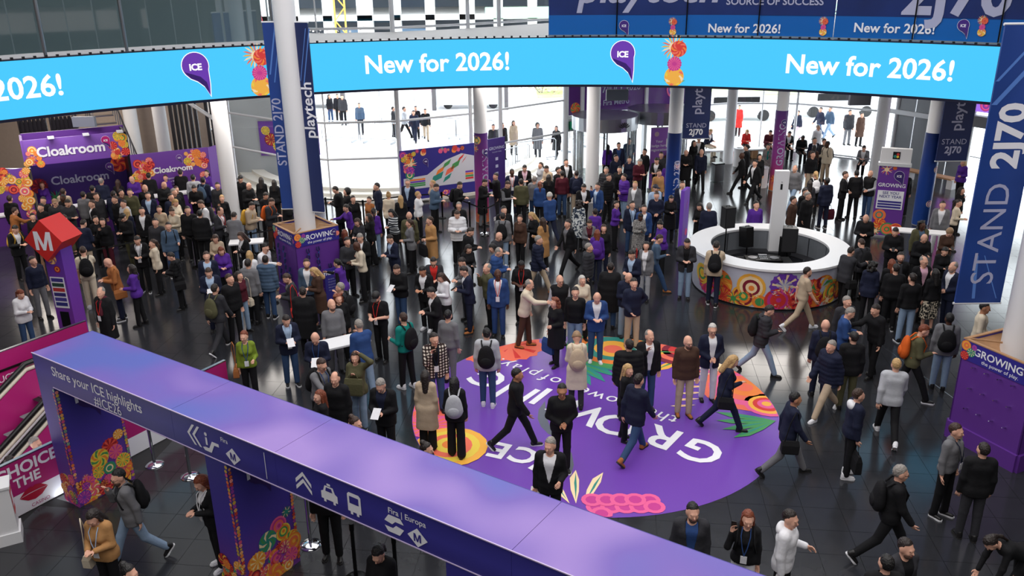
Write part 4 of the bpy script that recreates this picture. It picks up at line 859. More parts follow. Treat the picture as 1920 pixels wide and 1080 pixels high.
def table(c, L, D, h, rz, label, mt=m_white):
    o = empty('standing_table', c, rz, label, 'table'); MB().box(-L / 2, L / 2, -D / 2, D / 2, h - .04, h).build('tabletop', mt, o)
    for x in (-L / 2 + .08, L / 2 - .08):
        for y in (-D / 2 + .08, D / 2 - .08): MB().bar((x, y, 0), (x, y, h - .04), .04).build('leg', m_blackm, o)
table(Vector((*(G(637, 640, 1.0).xy), 0)), 1.25, .55, 1.0, math.radians(30), 'white topped standing table where staff scan visitors')
table(Vector((*(G(462, 452, 1.0).xy), 0)), 1.0, .5, 1.0, .2, 'small white table beside the plain column at the queue')
table(Vector((*(G(1726, 433, 1.0).xy), 0)), 1.6, .5, 1.0, -.35, 'white counter beside the blue wrapped column')
table(Vector((*(G(1040, 325, 1.0).xy), 0)), 1.8, .6, 1.0, .35, 'white registration desk before the barrier and glass')
# ---- white podium, escalator balustrades
o = empty('podium', Vector((-8.27, 11.6, 0)), math.radians(28), 'white podium with red label beside the choice of the panel', 'podium')
o.scale = (.72, .72, 1); MB().box(-.3, .3, -.25, .25, 0, 1.0).build('body', m_white, o); MB().box(-.33, .33, -.28, .28, 1.0, 1.04).build('top', m_white, o); MB().box(.305, .31, -.14, .14, .48, .9).build('red_label', m_red, o); MB().box(-.34, .34, -.29, .29, 0, .2).build('plinth', m_white, o)
MB().box(.311, .313, -.09, .09, .6, .85).build('label_print', m_wlet, o); MB().tube([(-.15, -.08, 1.06), (0, 0, 1.07), (.12, .06, 1.06)], .03, 8).build('hand_grip', m_greyw, o)
E_ = Vector((.521, .854, 0)); S_ = Vector((-.854, .521, 0)); EO = Vector((-8.0, 12.95, 0)); EF = frame(EO, E_)
m_magg = mat('magenta_glass', (150, 26, 98), .2)
def panel(name, label, x0, x1, s, z0, z1, zs=None, white=.38):
    o = empty(name, label=label, cat='balustrade')
    MB().box(x0, x1, s - .03, s + .03, z0 + (z1 - z0) * white, z1, EF).build('magenta_sheet', m_mag, o)
    if white: MB().box(x0, x1, s - .03, s + .03, z0, z0 + (z1 - z0) * white, EF).build('white_sheet', m_wlet, o)
    MB().box(x0, x1, s - .035, s + .035, z1, z1 + .02, EF).build('top_rail', m_steel, o); return o
b1 = panel('escalator_balustrade', 'magenta and white balustrade panel reading THE CHOICE OF THE beside the podium', -1.75, .0, 0, 0, 1.0)
fT = EF @ Matrix.Translation((0, -.034, 0))
lettering('THE CHOICE', .29, fT @ Matrix.Translation((-.82, 0, .82)), m_wlet, b1, .03); lettering('OF THE', .25, fT @ Matrix.Translation((-.75, 0, .58)), m_wlet, b1, .03); lettering('CASINO', .09, fT @ Matrix.Translation((-.42, 0, .07)), m_mag, b1)
def lips(fn, u, v, s, parent):
    q = MB(); q.poly([fn(u + s * a, v + s * b, .003) for a, b in ((-1, 0), (-.55, .38), (-.15, .5), (0, .4), (.15, .5), (.55, .38), (1, 0), (.3, .08), (-.3, .08))]); q.poly([fn(u + s * a, v + s * b, .003) for a, b in ((-1, -.02), (-.3, .02), (.3, .02), (1, -.02), (.5, -.42), (0, -.55), (-.5, -.42))]); q.build('lips_print', mat('lip_red', (176, 24, 56), .3), parent)
lips(plane_fn(fT), -.5, .3, .25, b1)
b2 = panel('escalator_balustrade', 'magenta balustrade panel with white foot seen through the gate opening', .95, 3.8, 0, 0, 1.0)
lettering('ST', .3, fT @ Matrix.Translation((1.9, 0, .85)), m_wlet, b2, .02); lettering('OF THE', .16, fT @ Matrix.Translation((2.05, 0, .6)), m_wlet, b2)
b3 = panel('escalator_balustrade', 'outer magenta balustrade reading CONSTRUCT AI beside the metro totem', -1.75, 3.6, 4.45, 0, 1.05, white=0)
b4 = panel('escalator_balustrade', 'magenta inner wall reading BET in the escalator well', -3.2, 1.9, 4.2, -2.2, .0, white=0)
MB().box(-1.75, 3.6, 4.40, 4.42, .62, .67, EF).build('dark_trim', m_black, b3)
fU = EF @ Matrix.Translation((0, 4.16, 0)); fV = EF @ Matrix.Translation((0, 4.41, 0)); lettering('CONSTRUCT AI', .2, fV @ Matrix.Translation((1.35, 0, .45)), m_wlet, b3, .01); lettering('powered by the best', .08, fV @ Matrix.Translation((1.35, 0, .28)), m_lav, b3); lettering('BET', .2, fU @ Matrix.Translation((1.55, 0, -.35)), m_wlet, b4, .02)
q = MB(); q.box(-3.4, 2, -.06, 4.4, -3.4, -3.3, EF); q.box(1.95, 2, 0, 4.4, -3.3, -.05, EF); q.box(-3.4, 2, -.06, 0, -3.3, -.02, EF); tag(q.build('wall_escalator_well', mat('dark_well', (22, 20, 24), .7)), kind='structure')
tag(MB().box(1.9, 3.6, .05, 4.4, -.009, .002, EF).build('floor_landing', m_steel), kind='structure')
def escalator(s0, s1, label):
    o = empty('escalator', label=label, cat='escalator')
    def zz(x): return min(0, (x - 1.8) * .577)
    for k in range(15):
        x = 1.8 - k * .4; MB().box(x - .4, x, s0 + .12, s1 - .12, zz(x) - .25, zz(x) - .23 + .0, EF).build('step', m_greyw, o)
    for s in (s0, s1):
        xs = [-3.2, -1.6, 0, 1.0, 1.8, 2.6, 3.3]
        q = MB(); q.grid([[EF @ Vector((x, s + e, zz(x) + z)) for x in xs] for e, z in ((-.04, -.3), (-.04, .62), (.04, .62), (.04, -.3))]); q.build('skirt_panel', m_wlet if s == s0 else m_mag, o)
        MB().tube([EF @ Vector((x, s, zz(x) + .8)) for x in xs] + [EF @ Vector((3.42, s, .62)), EF @ Vector((3.3, s, .45))], .055, 8).build('handrail', m_black, o)
        MB().tube([EF @ Vector((x, s, zz(x) + .68)) for x in xs], .05, 6).build('rail_track', mat('cream_trim', (214, 204, 186), .4), o)
    lips(plane_fn(EF @ Matrix.Translation((0, s0 - .045, 0))), .2, -1.05, .24, o)
    return o
escalator(.6, 2.15, 'escalator beside the choice of the balustrade'); escalator(2.55, 3.95, 'escalator beside the CONSTRUCT AI balustrade')
# ---- plaza beyond the glass
def building():
    o = empty('building_under_construction', (0, 0, 0), label='concrete building under construction with bare columns and slabs across the plaza', cat='building')
    mc = mat('pale_concrete', (214, 214, 212), .8)
    MB().box(-40, 30, 92, 93, -.06, 14).build('rear_wall', mat('shadowed_floors', (120, 132, 146), .8), o)
    for z in (.2, 4.6, 9): MB().box(-40, 30, 76, 92, z, z + .45).build('floor_slab', mc, o)
    for k in range(24): MB().box(-39 + k * 2.9, -38.2 + k * 2.9 + (.5 if k % 3 == 0 else 0), 76, 76.8, -.06, 12).build('column', mc, o)
    for k in range(12): MB().box(-36 + k * 5.3, -33.6 + k * 5.3, 78, 78.1, .7, 3.8).build('blue_sheet', mat('blue_sheeting', (110, 140, 170), .6), o)
    MB().box(-2, 30, 75.7, 75.8, 4.7, 5.6).build('green_netting', mat('green_net', (150, 200, 170), .8), o)
building()
for x, c, lab in ((-21, (214, 70, 84), 'red steel formwork frame on the construction site'), ):
    o = empty('formwork_frame', (x, 72, 3.4), 0, lab, 'scaffold')
    for k in range(8): MB().bar((-2 + k * .55, 0, 0), (-1.7 + k * .55, 0, 2.2) if k % 2 else (-2.3 + k * .55, 0, 2.2), .12).build('strut', mat('formwork_red', c, .5), o)
    MB().bar((-2.4, 0, 0), (2.4, 0, 0), .2).build('beam', mat('formwork_red', c, .5), o); MB().bar((-2, 0, -3.45), (-2, 0, 0), .15).build('leg', mat('formwork_red', c, .5), o); MB().bar((2, 0, -3.45), (2, 0, 0), .15).build('leg', mat('formwork_red', c, .5), o)
o = empty('tower_crane', (-13.2, 70, -.06), 0, 'orange lattice crane mast on the construction site', 'crane')
for x in (-.4, .4): MB().bar((x, 0, 0), (x, 0, 14), .12).build('chord', mat('crane_orange', (240, 180, 70), .5), o)
for k in range(14): MB().bar((-.4 if k % 2 else .4, 0, k), (.4 if k % 2 else -.4, 0, k + 1), .08).build('lattice', mat('crane_orange', (240, 180, 70), .5), o)
for x, y, w, h, lab in ((-13.6, 58, 5.2, 3.0, 'white kiosk trailer with dark awning on the plaza'), (-2.6, 57, 5.0, 3.2, 'white kiosk trailer with blue stripe on the plaza')):
    o = empty('kiosk_trailer', (x, y, -.06), 0, lab, 'kiosk'); MB().box(-w / 2, w / 2, 0, 2.2, .3, h).build('body', m_white, o); MB().box(-w / 2 - .1, w / 2 + .1, -.5, 2.3, h, h + .15).build('awning', mat('awning_dark', (90, 86, 88), .7), o); MB().box(-w / 2 + .5, w / 2 - 1, -.02, 0, h - 1.0, h - .6).build('stripe', mat('stripe_blue', (80, 170, 220), .5), o)
    for s in (-w / 2, w / 2 - .25): MB().box(s, s + .25, -.45, 0, 0, h).build('awning_post', mat('awning_dark', (90, 86, 88), .7), o)
    for s in (-1.5, 1.5): MB().tube([(s, .2, .3), (s, .5, .3)], .3, 14).build('wheel', m_black, o)
for x, y, h, c, lab in ((-10.8, 62, 3.6, (150, 120, 200), 'white flag sign with violet top on the plaza'), (-8.6, 62, 3.7, (220, 90, 120), 'white flag sign with red top on the plaza'), (-6.0, 61, 3.8, (226, 120, 160), 'pink flag sign standing on the plaza'), (-4.2, 63, 3.5, (150, 130, 210), 'white flag sign with lilac top on the plaza')):
    o = empty('flag_sign', (x, y, -.06), 0, lab, 'sign'); MB().box(-.75, .75, 0, .1, .6, h).build('sheet', m_white if 'white' in lab else mat('pink_sheet', (236, 170, 190), .6), o); MB().box(-.75, .75, -.02, .12, h, h + .2).build('top_strip', mat('strip_%d' % c[0], c, .6), o); MB().tube([(-.75, .05, 0), (-.75, .05, h)], .04, 6).build('pole', m_steel, o)
def bush(name, x, y, w, h, n, c, lab, seed):
    rnd = random.Random(seed); o = empty(name, (x, y, -.06), 0, lab, 'shrub'); q = MB()
    for k in range(n):
        p = Vector((rnd.gauss(0, w / 2.6), rnd.gauss(0, .7), h * rnd.random() ** .7)); d = Vector((rnd.uniform(-1, 1), rnd.uniform(-1, 1), rnd.uniform(-.4, 1))).normalized() * .28; e = d.cross(Vector((rnd.uniform(-1, 1), rnd.uniform(-1, 1), 1))).normalized() * .1
        q.poly([p, p + d * .5 + e, p + d, p + d * .5 - e])
    tag(q.build('foliage', mat('leaf_%d' % seed, c, .8), o), kind='stuff')
    for k in range(5): MB().tube([(rnd.uniform(-.3, .3), 0, 0), (rnd.gauss(0, w / 4), 0, h * .7)], .03, 5).build('stem', mat('bark', (120, 104, 92), .9), o)
bush('bare_shrub', -18.5, 66, 7, 4.6, 1500, (150, 146, 140), 'grey leafless shrub before the construction site', 1); bush('autumn_shrub', 2.5, 64, 6, 2.6, 1200, (212, 196, 172), 'pale autumn shrub beside the kiosk trailers', 2)
tag(MB().box(2, 22, 62, 75, -.06, .02).build('lawn', mat('lawn_green', (176, 196, 130), .9)), 'pale green lawn strip across the plaza', kind='structure')
tag(MB().box(-13, -9.2, 37.5, 37.8, -.06, 6).build('wall_courtyard', mat('courtyard_grey', (170, 172, 172), .8)), kind='structure')
o = empty('plaza_banner', (-9.7, 37.4, 0), 0, 'purple blossom banner on the grey courtyard wall', 'banner'); MB().box(-1.3, 1.3, 0, .05, 1.0, 2.5).build('sheet', m_purple, o); bouquet(plane_fn(Matrix.Identity(4)), [(-.8, 1.7, .3), (-.5, 1.4, .25), (.2, 1.5, .2), (.9, 2.1, .3), (-1, 2.1, .2)], o, 3)
q = MB()
for k in range(3): q.lathe([(6.2 + k * .5, .36 - k * .12), (6.7 + k * .5, .36 - k * .12), (6.7 + k * .5, .24 - k * .12 - .06)], 40, (-5.5, 40.4, 0), PI * 1.02, PI * 1.98)
tag(q.build('trim_4', mat('pale_stone_step', (222, 216, 206), .7)), 'curved pale stone steps outside the glass', kind='structure')
for x, y, h, lab in ((13.5, 52, 3.2, 'white parked van beyond the street glazing'), (20, 53, 3.0, 'silver parked car beyond the street glazing')):
    o = empty('parked_vehicle', (x, y, -.06), 0, lab, 'vehicle'); L = 2.6; q = MB(); q.smooth = False
    pr = [(-L, .35), (-L, .95), (-L * .8, 1.05), (-L * .45, 1.5), (L * .55, 1.55), (L * .9, 1.0), (L, .9), (L, .35)]
    q.grid([[(a, yy, b) for a, b in pr] for yy in (-.85, .85)], True); q.poly([(a, -.85, b) for a, b in pr]); q.poly([(a, .85, b) for a, b in pr[::-1]]); q.build('body', mat('car_paint', (216, 216, 220), .3), o)
    MB().box(-L * .55, L * .5, -.87, -.86, 1.0, 1.42).build('side_window', m_blackm, o)
    for s in (-1.6, 1.6): MB().tube([(s, -.9, .33), (s, -.6, .33)], .33, 16).build('wheel', m_black, o)
# ================================================================ PEOPLE: bodies and clothes grown from blended round cones
def V3(*a): return np.array(a, float)
def unit(v): v = np.asarray(v, float); return v / np.linalg.norm(v)
def rc(a, b, r1, r2=None): return ('rc', np.asarray(a, float), np.asarray(b, float), r1, r1 if r2 is None else r2)
def el(c, r, R=None): return ('el', np.asarray(c, float), np.asarray(r, float), np.eye(3) if R is None else R)
def inflate(p, e): return ('rc', p[1], p[2], p[3] + e, p[4] + e) if p[0] == 'rc' else ('el', p[1], p[2] + e, p[3])
def snet(prims, h, k=.03, cuts=(), carve=(), wave=None, hard=()):
    lo = np.full(3, 9.); hi = np.full(3, -9.)
    for p in list(prims) + list(hard):
        pts = (p[1], p[2]) if p[0] == 'rc' else (p[1],); r = max(p[3], p[4]) if p[0] == 'rc' else max(p[2])
        for q in pts: lo = np.minimum(lo, q - r); hi = np.maximum(hi, q + r)
    lo -= 3 * h; hi += 3 * h; n = np.ceil((hi - lo) / h).astype(int) + 1
    ax = [lo[i] + h * np.arange(n[i]) for i in range(3)]; V = np.full(n, .25)
    def ev(p, sl):
        x, y, z = ax[0][sl[0], None, None], ax[1][None, sl[1], None], ax[2][None, None, sl[2]]
        x, y, z = x.reshape(-1, 1, 1), y.reshape(1, -1, 1), z.reshape(1, 1, -1)
        if p[0] == 'rc':
            a, b = p[1], p[2]; d = b - a; L = max(1e-9, d @ d)
            t = np.clip(((x - a[0]) * d[0] + (y - a[1]) * d[1] + (z - a[2]) * d[2]) / L, 0, 1)
            return np.sqrt((x - a[0] - t * d[0]) ** 2 + (y - a[1] - t * d[1]) ** 2 + (z - a[2] - t * d[2]) ** 2) - (p[3] + (p[4] - p[3]) * t)
        c, r, R = p[1], p[2], p[3]; X, Y, Z = x - c[0], y - c[1], z - c[2]
        q = [(R[0, i] * X + R[1, i] * Y + R[2, i] * Z) / r[i] for i in range(3)]
        return (np.sqrt(q[0] ** 2 + q[1] ** 2 + q[2] ** 2) - 1) * min(r)
    def block(p, m):
        pts = (p[1], p[2]) if p[0] == 'rc' else (p[1],); r = max(p[3], p[4]) if p[0] == 'rc' else max(p[2])
        a = np.min(pts, 0) - r - m; b = np.max(pts, 0) + r + m
        i0 = np.clip(((a - lo) / h).astype(int), 0, n - 1); i1 = np.clip(np.ceil((b - lo) / h).astype(int) + 1, 1, n)
        return tuple(slice(i, j) for i, j in zip(i0, i1))
    for p in prims:
        s = block(p, k + 2 * h); d = ev(p, s); v = V[s]; g = np.maximum(k - np.abs(v - d), 0) / k
        V[s] = np.minimum(v, d) - g * g * k / 4
    for p in hard:
        s = block(p, 3 * h); V[s] = np.minimum(V[s], ev(p, s))
    for p in carve:
        s = block(p, 3 * h); V[s] = np.maximum(V[s], -ev(p, s))
    if cuts or wave:
        X, Y, Z = np.meshgrid(*ax, indexing='ij')
        if wave: V += wave(X, Y, Z)
        for c in cuts: V = np.maximum(V, c(X, Y, Z))
    S = V < 0; m = np.zeros(n - 1, int)
    for i in (0, 1):
        for j in (0, 1):
            for q in (0, 1): m += S[i:n[0] - 1 + i, j:n[1] - 1 + j, q:n[2] - 1 + q]
    act = (m > 0) & (m < 8); idx = np.argwhere(act); ids = np.full(act.shape, -1); ids[act] = np.arange(len(idx))
    acc = np.zeros((len(idx), 3)); cnt = np.zeros(len(idx))
    cor = [np.array(c) for c in ((0, 0, 0), (1, 0, 0), (0, 1, 0), (1, 1, 0), (0, 0, 1), (1, 0, 1), (0, 1, 1), (1, 1, 1))]
    val = [V[tuple((idx + c).T)] for c in cor]
    for a, b in ((0, 1), (2, 3), (4, 5), (6, 7), (0, 2), (1, 3), (4, 6), (5, 7), (0, 4), (1, 5), (2, 6), (3, 7)):
        w = (val[a] < 0) != (val[b] < 0); t = np.where(w, val[a] / np.where(w, val[a] - val[b], 1), 0)
        acc += np.where(w[:, None], cor[a] + t[:, None] * (cor[b] - cor[a]), 0); cnt += w
    P = lo + h * (idx + acc / cnt[:, None]); Q = []
    for a in range(3):
        b, c = (a + 1) % 3, (a + 2) % 3; sl0 = [slice(1, -1)] * 3; sl1 = [slice(1, -1)] * 3
        sl0[a] = slice(0, -1); sl1[a] = slice(1, None); A, B = S[tuple(sl0)], S[tuple(sl1)]
        e = np.argwhere(A != B); off = np.ones(3, int); off[a] = 0; e = e + off; eb = np.eye(3, dtype=int)
        sg = S[tuple(e.T)]
        q = np.stack([ids[tuple((e - eb[b] - eb[c]).T)], ids[tuple((e - eb[c]).T)], ids[tuple(e.T)], ids[tuple((e - eb[b]).T)]], 1)
        Q.append(np.where(sg[:, None], q, q[:, ::-1]))
    return P, np.concatenate(Q)
def np_mesh(name, P, Q, ratio=1):
    me = bpy.data.meshes.new(name); me.from_pydata(P.tolist(), [], Q.tolist())
    me.polygons.foreach_set('use_smooth', np.ones(len(me.polygons), bool))
    if ratio < 1:
        o = bpy.data.objects.new('tmp', me); d = o.modifiers.new('d', 'DECIMATE'); d.ratio = ratio
        m2 = evaluated(o); bpy.data.objects.remove(o); bpy.data.meshes.remove(me); me = m2; me.name = name
        me.polygons.foreach_set('use_smooth', np.ones(len(me.polygons), bool))
    return me
def Rx(a): c, s = math.cos(a), math.sin(a); return np.array([[1, 0, 0], [0, c, -s], [0, s, c]])
def Rz(a): c, s = math.cos(a), math.sin(a); return np.array([[c, -s, 0], [s, c, 0], [0, 0, 1]])
def mir(v): return (-v[0], v[1], v[2])
DN = ((.15, .06, -1), (.05, -.16, -1)); PH = ((.16, -.12, -1), (-.52, -.85, .12)); FD = ((.22, .03, -1), (-.62, -.62, -.3))
PK = ((.24, .16, -1), (-.14, -.36, -.95)); BK = ((.13, .34, -1), (.06, .06, -1)); FW = ((.12, -.3, -1), (.02, -.6, -.85))
EAR = ((.3, -.45, -.75), (-.16, .02, .98)); MOU = ((.1, -.5, -.85), (-.36, -.25, .85)); RE = ((.08, -.8, -.55), (-.05, -1, .05))
CA = ((.16, .05, -1), (-.12, -.95, .02)); HIP = ((.66, .3, -.8), (-.72, -.34, -.42)); TOP = ((.62, -.3, .55), (-.8, .12, .5))
# legs: (hip forward, knee bend) left, right; lean; head pitch, head yaw; arm left, arm right (arm data given for the left side)
POSES = dict(
 A=(((3, 2), (-2, 2)), 1, 4, 12, DN, DN), Q=(((-4, 2), (5, 4)), 2, 10, -25, DN, CA), P=(((2, 2), (-2, 3)), 4, 30, 0, PH, PH), F=(((3, 3), (-3, 2)), 1, 8, -8, FD, FD),
 W=(((27, 5), (-20, 24)), 3, 5, 5, BK, FW), X=(((-19, 24), (26, 6)), 5, 26, 0, BK, PH), E=(((3, 2), (-3, 2)), 2, 8, 10, DN, EAR), H=(((2, 2), (-3, 3)), 2, 6, 15, DN, MOU),
 Y=(((-17, 26), (24, 5)), 4, 10, 12, BK, MOU), K=(((4, 3), (-4, 2)), 0, 5, 20, PK, PK), S=(((84, 84), (80, 78)), 14, 22, 0, PH, PH), B=(((28, 14), (-6, 10)), 66, 10, 0, ((.1, -.25, -1), (0, -.35, -1)), ((.1, -.3, -1), (-.1, -.4, -.9))),
 R=(((8, 4), (-8, 4)), 8, 14, 0, DN, RE), C=(((4, 2), (-4, 3)), 1, 6, -15, CA, DN), O=(((3, 2), (-3, 2)), 0, 5, -10, HIP, ((.16, 0, -1), (-.3, -.7, -.45))), U=(((3, 2), (-4, 4)), 0, 6, 10, TOP, ((.12, -.2, -1), (-.5, -.5, .7))))
BUILD = dict(m=dict(sh=.172, hip=.086, chest=(.068, .108), waist=(.058, .1), pel=(.066, .106), arm=1.0, leg=1.0, bust=0),
             f=dict(sh=.145, hip=.084, chest=(.052, .098), waist=(.044, .086), pel=(.07, .106), arm=.84, leg=.95, bust=1),
             h=dict(sh=.188, hip=.092, chest=(.082, .128), waist=(.08, .14), pel=(.08, .128), arm=1.15, leg=1.12, bust=0))
SK = {}
def skel(pose, bd):
    if (pose, bd) in SK: return SK[pose, bd]
    legs, lean, hp, hy, aL, aR = POSES[pose]; B = BUILD[bd]; D = {}
    TL, SL = .445, .42; s = {}
    def legv(hip, knee):
        a = math.radians(hip); b = math.radians(hip - knee)
        t = V3(0, -math.sin(a), -math.cos(a)) * TL; sh = V3(0, -math.sin(b), -math.cos(b)) * SL
        return t, sh, b
    L = [legv(*legs[0]), legv(*legs[1])]
    hz = max(-(t + q)[2] for t, q, _ in L) + .085
    D['leg'] = []
    for sd, (t, q, b) in zip((1, -1), L):
        h_ = V3(sd * B['hip'], 0, hz); kn = h_ + t + V3(sd * .012, 0, 0); an = kn + q + V3(sd * .006, 0, 0)
        D['leg'].append((h_, kn, an, b))
    le = math.radians(lean); R = Rx(le); hipc = V3(0, 0, hz)
    T = lambda p: hipc + R @ (np.asarray(p, float) - V3(0, 0, .95))
    D.update(T=T, R=R, hipc=hipc, hz=hz)
    cx, cr_ = B['chest']; wx, wr = B['waist']; px, pr = B['pel']
    tor = [rc(T((-cx, 0, 1.34)), T((cx, 0, 1.34)), cr_), rc(T((-wx, -.005 * (bd == 'h'), 1.1)), T((wx, 0, 1.1)), wr), rc(T((-px, .012, .95)), T((px, .012, .95)), pr)] + [rc(T((q * cx, 0, 1.34)), T((q * wx, 0, 1.1)), cr_, wr) for q in (-1, 0, 1)] + [rc(T((q * wx, 0, 1.1)), T((q * px, .012, .95)), wr, pr) for q in (-1, 0, 1)] + [rc(T((-B['sh'] + .03, .01, 1.435)), T((B['sh'] - .03, .01, 1.435)), .062)]
    if B['bust']: tor += [el(T((sd * .062, -.085, 1.29)), (.058, .055, .06)) for sd in (1, -1)]
    D['tor'] = tor; D['arm'] = []
    for sd, arm in ((1, aL), (-1, aR)):
        u, f = arm if sd > 0 else (mir(arm[0]), mir(arm[1])); u, f = unit(u), unit(f)
        if lean > 30: pass
        sh = T((sd * B['sh'], .01, 1.42)); eb = sh + u * .285; wr_ = eb + f * .255
        D['arm'].append((sh, eb, wr_, f, sd))
    hR = R @ Rz(math.radians(hy)) @ Rx(math.radians(hp)) if lean < 30 else Rx(math.radians(lean * .8 + hp))
    hb = T((0, .0, 1.525)); HM = lambda p: hb + hR @ np.asarray(p, float)
    D.update(H=HM, hR=hR, hb=hb); top = HM((0, .01, .238)); D['top'] = top
    SK[pose, bd] = D
    return D
def arm_prims(D, B, e=0, upto=1.0, short=False):
    out = []
    for sh, eb, wr_, f, sd in D['arm']:
        k = B['arm']
        if short: out.append(rc(sh, sh + (eb - sh) * .7, .058 * k + e, .052 * k + e + .006)); continue
        out += [rc(sh, eb, .054 * k + e, .043 * k + e), rc(eb, eb + (wr_ - eb) * upto, .042 * k + e, .031 * k + e)]
    return out
def footR(b, pose): return Rx(0 if pose == 'S' else max(0, -b - .12) * 1.3)
def body_mesh(pose, bd):
    D = skel(pose, bd); B = BUILD[bd]; H = D['H']; R = D['hR']; T = D['T']
    soft = list(D['tor']) + arm_prims(D, B)
    for h_, kn, an, b in D['leg']: soft += [rc(h_, kn, .078 * B['leg'], .054 * B['leg']), rc(kn, an, .052 * B['leg'], .036), rc(an + footR(b, pose) @ V3(0, .02, -.035), an + footR(b, pose) @ V3(0, -.09, -.052), .03, .02)]
    soft += [rc(T((0, .012, 1.45)), H((0, .012, .06)), .056 if bd != 'f' else .048, .052 if bd != 'f' else .045)]
    fw = 1 if bd != 'f' else .94
    head = [el(H((0, .014, .132)), (.076 * fw, .096, .104), R), el(H((0, -.03, .075)), (.058 * fw, .064, .085), R), el(H((0, -.068, .014)), (.026 * fw, .022, .02), R), rc(H((-.03, -.083, .125)), H((.03, -.083, .125)), .011)]
    for sd in (1, -1): head += [el(H((sd * .079 * fw, .012, .10)), (.011, .021, .031), R), el(H((sd * .036, -.07, .078)), (.02, .018, .02), R)]
    hard = [rc(H((0, -.092, .112)), H((0, -.112, .08)), .009, .014), el(H((0, -.091, .05)), (.023, .011, .009), R)]
    for sh, eb, wr_, f, sd in D['arm']:
        q = unit(np.cross(f, V3(sd, 0, 0) * .6 + V3(0, 1, .2))); n_ = unit(np.cross(q, f)) * (-1)
        s_ = 1 if bd != 'f' else .9; pc = wr_ + f * .05 * s_
        hard += [rc(wr_, wr_ + f * .03, .028 * s_, .026 * s_)]
        for j, (o, ln) in enumerate(((-.03, .066), (-.010, .078), (.011, .074), (.031, .058))):
            b0 = wr_ + f * .088 * s_ + q * o * s_; d1 = unit(f + q * o * 2.2 + n_ * .35); b1 = b0 + d1 * ln * .55 * s_; d2 = unit(f + n_ * 1.0); b2 = b1 + d2 * ln * .5 * s_
            hard += [rc(wr_ + f * .02 * s_ + q * o * .6, b0, .013 * s_, .0115 * s_), rc(b0, b1, .0098 * s_, .009 * s_), rc(b1, b2, .009 * s_, .0075 * s_)]
        t0 = wr_ + f * .03 * s_ - q * .026 * s_; t1 = t0 + unit(f * .7 - q * .75 + n_ * .4) * .045 * s_
        hard += [rc(t0, t1, .014 * s_, .0105 * s_), rc(t1, t1 + unit(f + n_ * .5) * .032 * s_, .0105 * s_, .008 * s_)]
    return np_mesh('body', *snet(soft + head, .0095, .03, hard=hard), ratio=.3)
def tz(D):
    Ri = D['R'].T; hc = D['hipc']
    def f(X, Y, Z):
        x, y, z = X - hc[0], Y - hc[1], Z - hc[2]
        return (Ri[0, 0] * x + Ri[0, 1] * y + Ri[0, 2] * z, Ri[1, 0] * x + Ri[1, 1] * y + Ri[1, 2] * z, Ri[2, 0] * x + Ri[2, 1] * y + Ri[2, 2] * z + .95)
    return f
def top_mesh(kind, pose, bd):
    D = skel(pose, bd); B = BUILD[bd]; T = D['T']; loc = tz(D); e = dict(S=.013, T=.011, J=.021, O=.024, C=.024, P=.034, L=.026, H=.029, V=.028, I=.009)[kind]
    hem = dict(S=.90, T=.91, J=.80, O=.80, C=.85, P=.80, L=.50, H=.87, V=.84, I=.92)[kind]; sit = pose in 'S'
    if sit: hem = max(hem, .88)
    pr = [inflate(p, e) for p in D['tor']]; px = B['pel'][0]; prr = B['pel'][1] + e
    if hem < .9 and not sit: pr += [rc(T((q * px, .012, .95)), T((q * px, .01, max(hem, .78) - .02)), prr, prr + .004) for q in (-1, 0, 1)]
    if kind == 'L' and not sit:
        pr += [rc(T((q * px, .012, .95)), V3(q * (px + .02), .01, D['hz'] - .5), prr, prr + .018) for q in (-1, 0, 1)]
    if kind not in 'IV': pr += arm_prims(D, B, e * .8, .97, kind == 'T')
    if kind in 'JOCPLHV': pr.append(el(T((0, .015, 1.47)), (.082 + e * .4, .078 + e * .4, .05)))
    if kind == 'H' or kind == 'P': pr.append(el(T((0, .095, 1.455)), (.105, .055, .075)))
    cuts = [lambda X, Y, Z: hem - loc(X, Y, Z)[2]]
    if kind in 'JO':
        def opening(X, Y, Z):
            x, y, z = loc(X, Y, Z); w = (.008 + .088 * np.clip((z - 1.04) / .40, 0, 1)) if kind == 'J' else (.03 + .05 * np.clip((z - 1.0) / .4, 0, 1))
            return -np.maximum(np.maximum(np.abs(x) - w, y + .02), (1.02 if kind == 'J' else .5) - z)
        cuts.append(opening)
    wave = None
    if kind == 'P': wave = lambda X, Y, Z: -.010 * np.abs(np.sin(loc(X, Y, Z)[2] * PI / .095))
    carve = [rc(T((0, -.01, 1.50)), T((0, -.03, 1.64)), .062 if kind not in 'JO' else .058, .085)]
    h = .0165
    return np_mesh('top', *snet(pr, h, .03, cuts, carve, wave), ratio=.62)
def bottom_mesh(kind, pose, bd):
    D = skel(pose, bd); B = BUILD[bd]; T = D['T']; e = .014; k = B['leg']; pr = [inflate(D['tor'][2], e)]; loc = tz(D)
    if kind == 's':
        px, r = B['pel']; hz = D['hz']; pr += [rc(V3(q * px, .01, hz), V3(q * (px + .015), 0, hz - .52), r + .012, r + .04) for q in (-1, 0, 1)]
        cuts = [lambda X, Y, Z: (hz - .52) - Z]
    else:
        cuts = []
        for h_, kn, an, b in D['leg']:
            w = dict(t=.0, w=.03)[kind]; en = kn + (an - kn) * .97
            pr += [rc(h_, kn, .082 * k + e, .058 * k + e + w * .5), rc(kn, en, .058 * k + e + w * .5, .046 + e + w)]
        zf = min(D['leg'][0][2][2], D['leg'][1][2][2])
        cuts.append(lambda X, Y, Z: (zf - .055) - Z)
    cuts.append(lambda X, Y, Z: loc(X, Y, Z)[2] - 1.03)
    return np_mesh('bottom', *snet(pr, .0165, .018, cuts), ratio=.55)
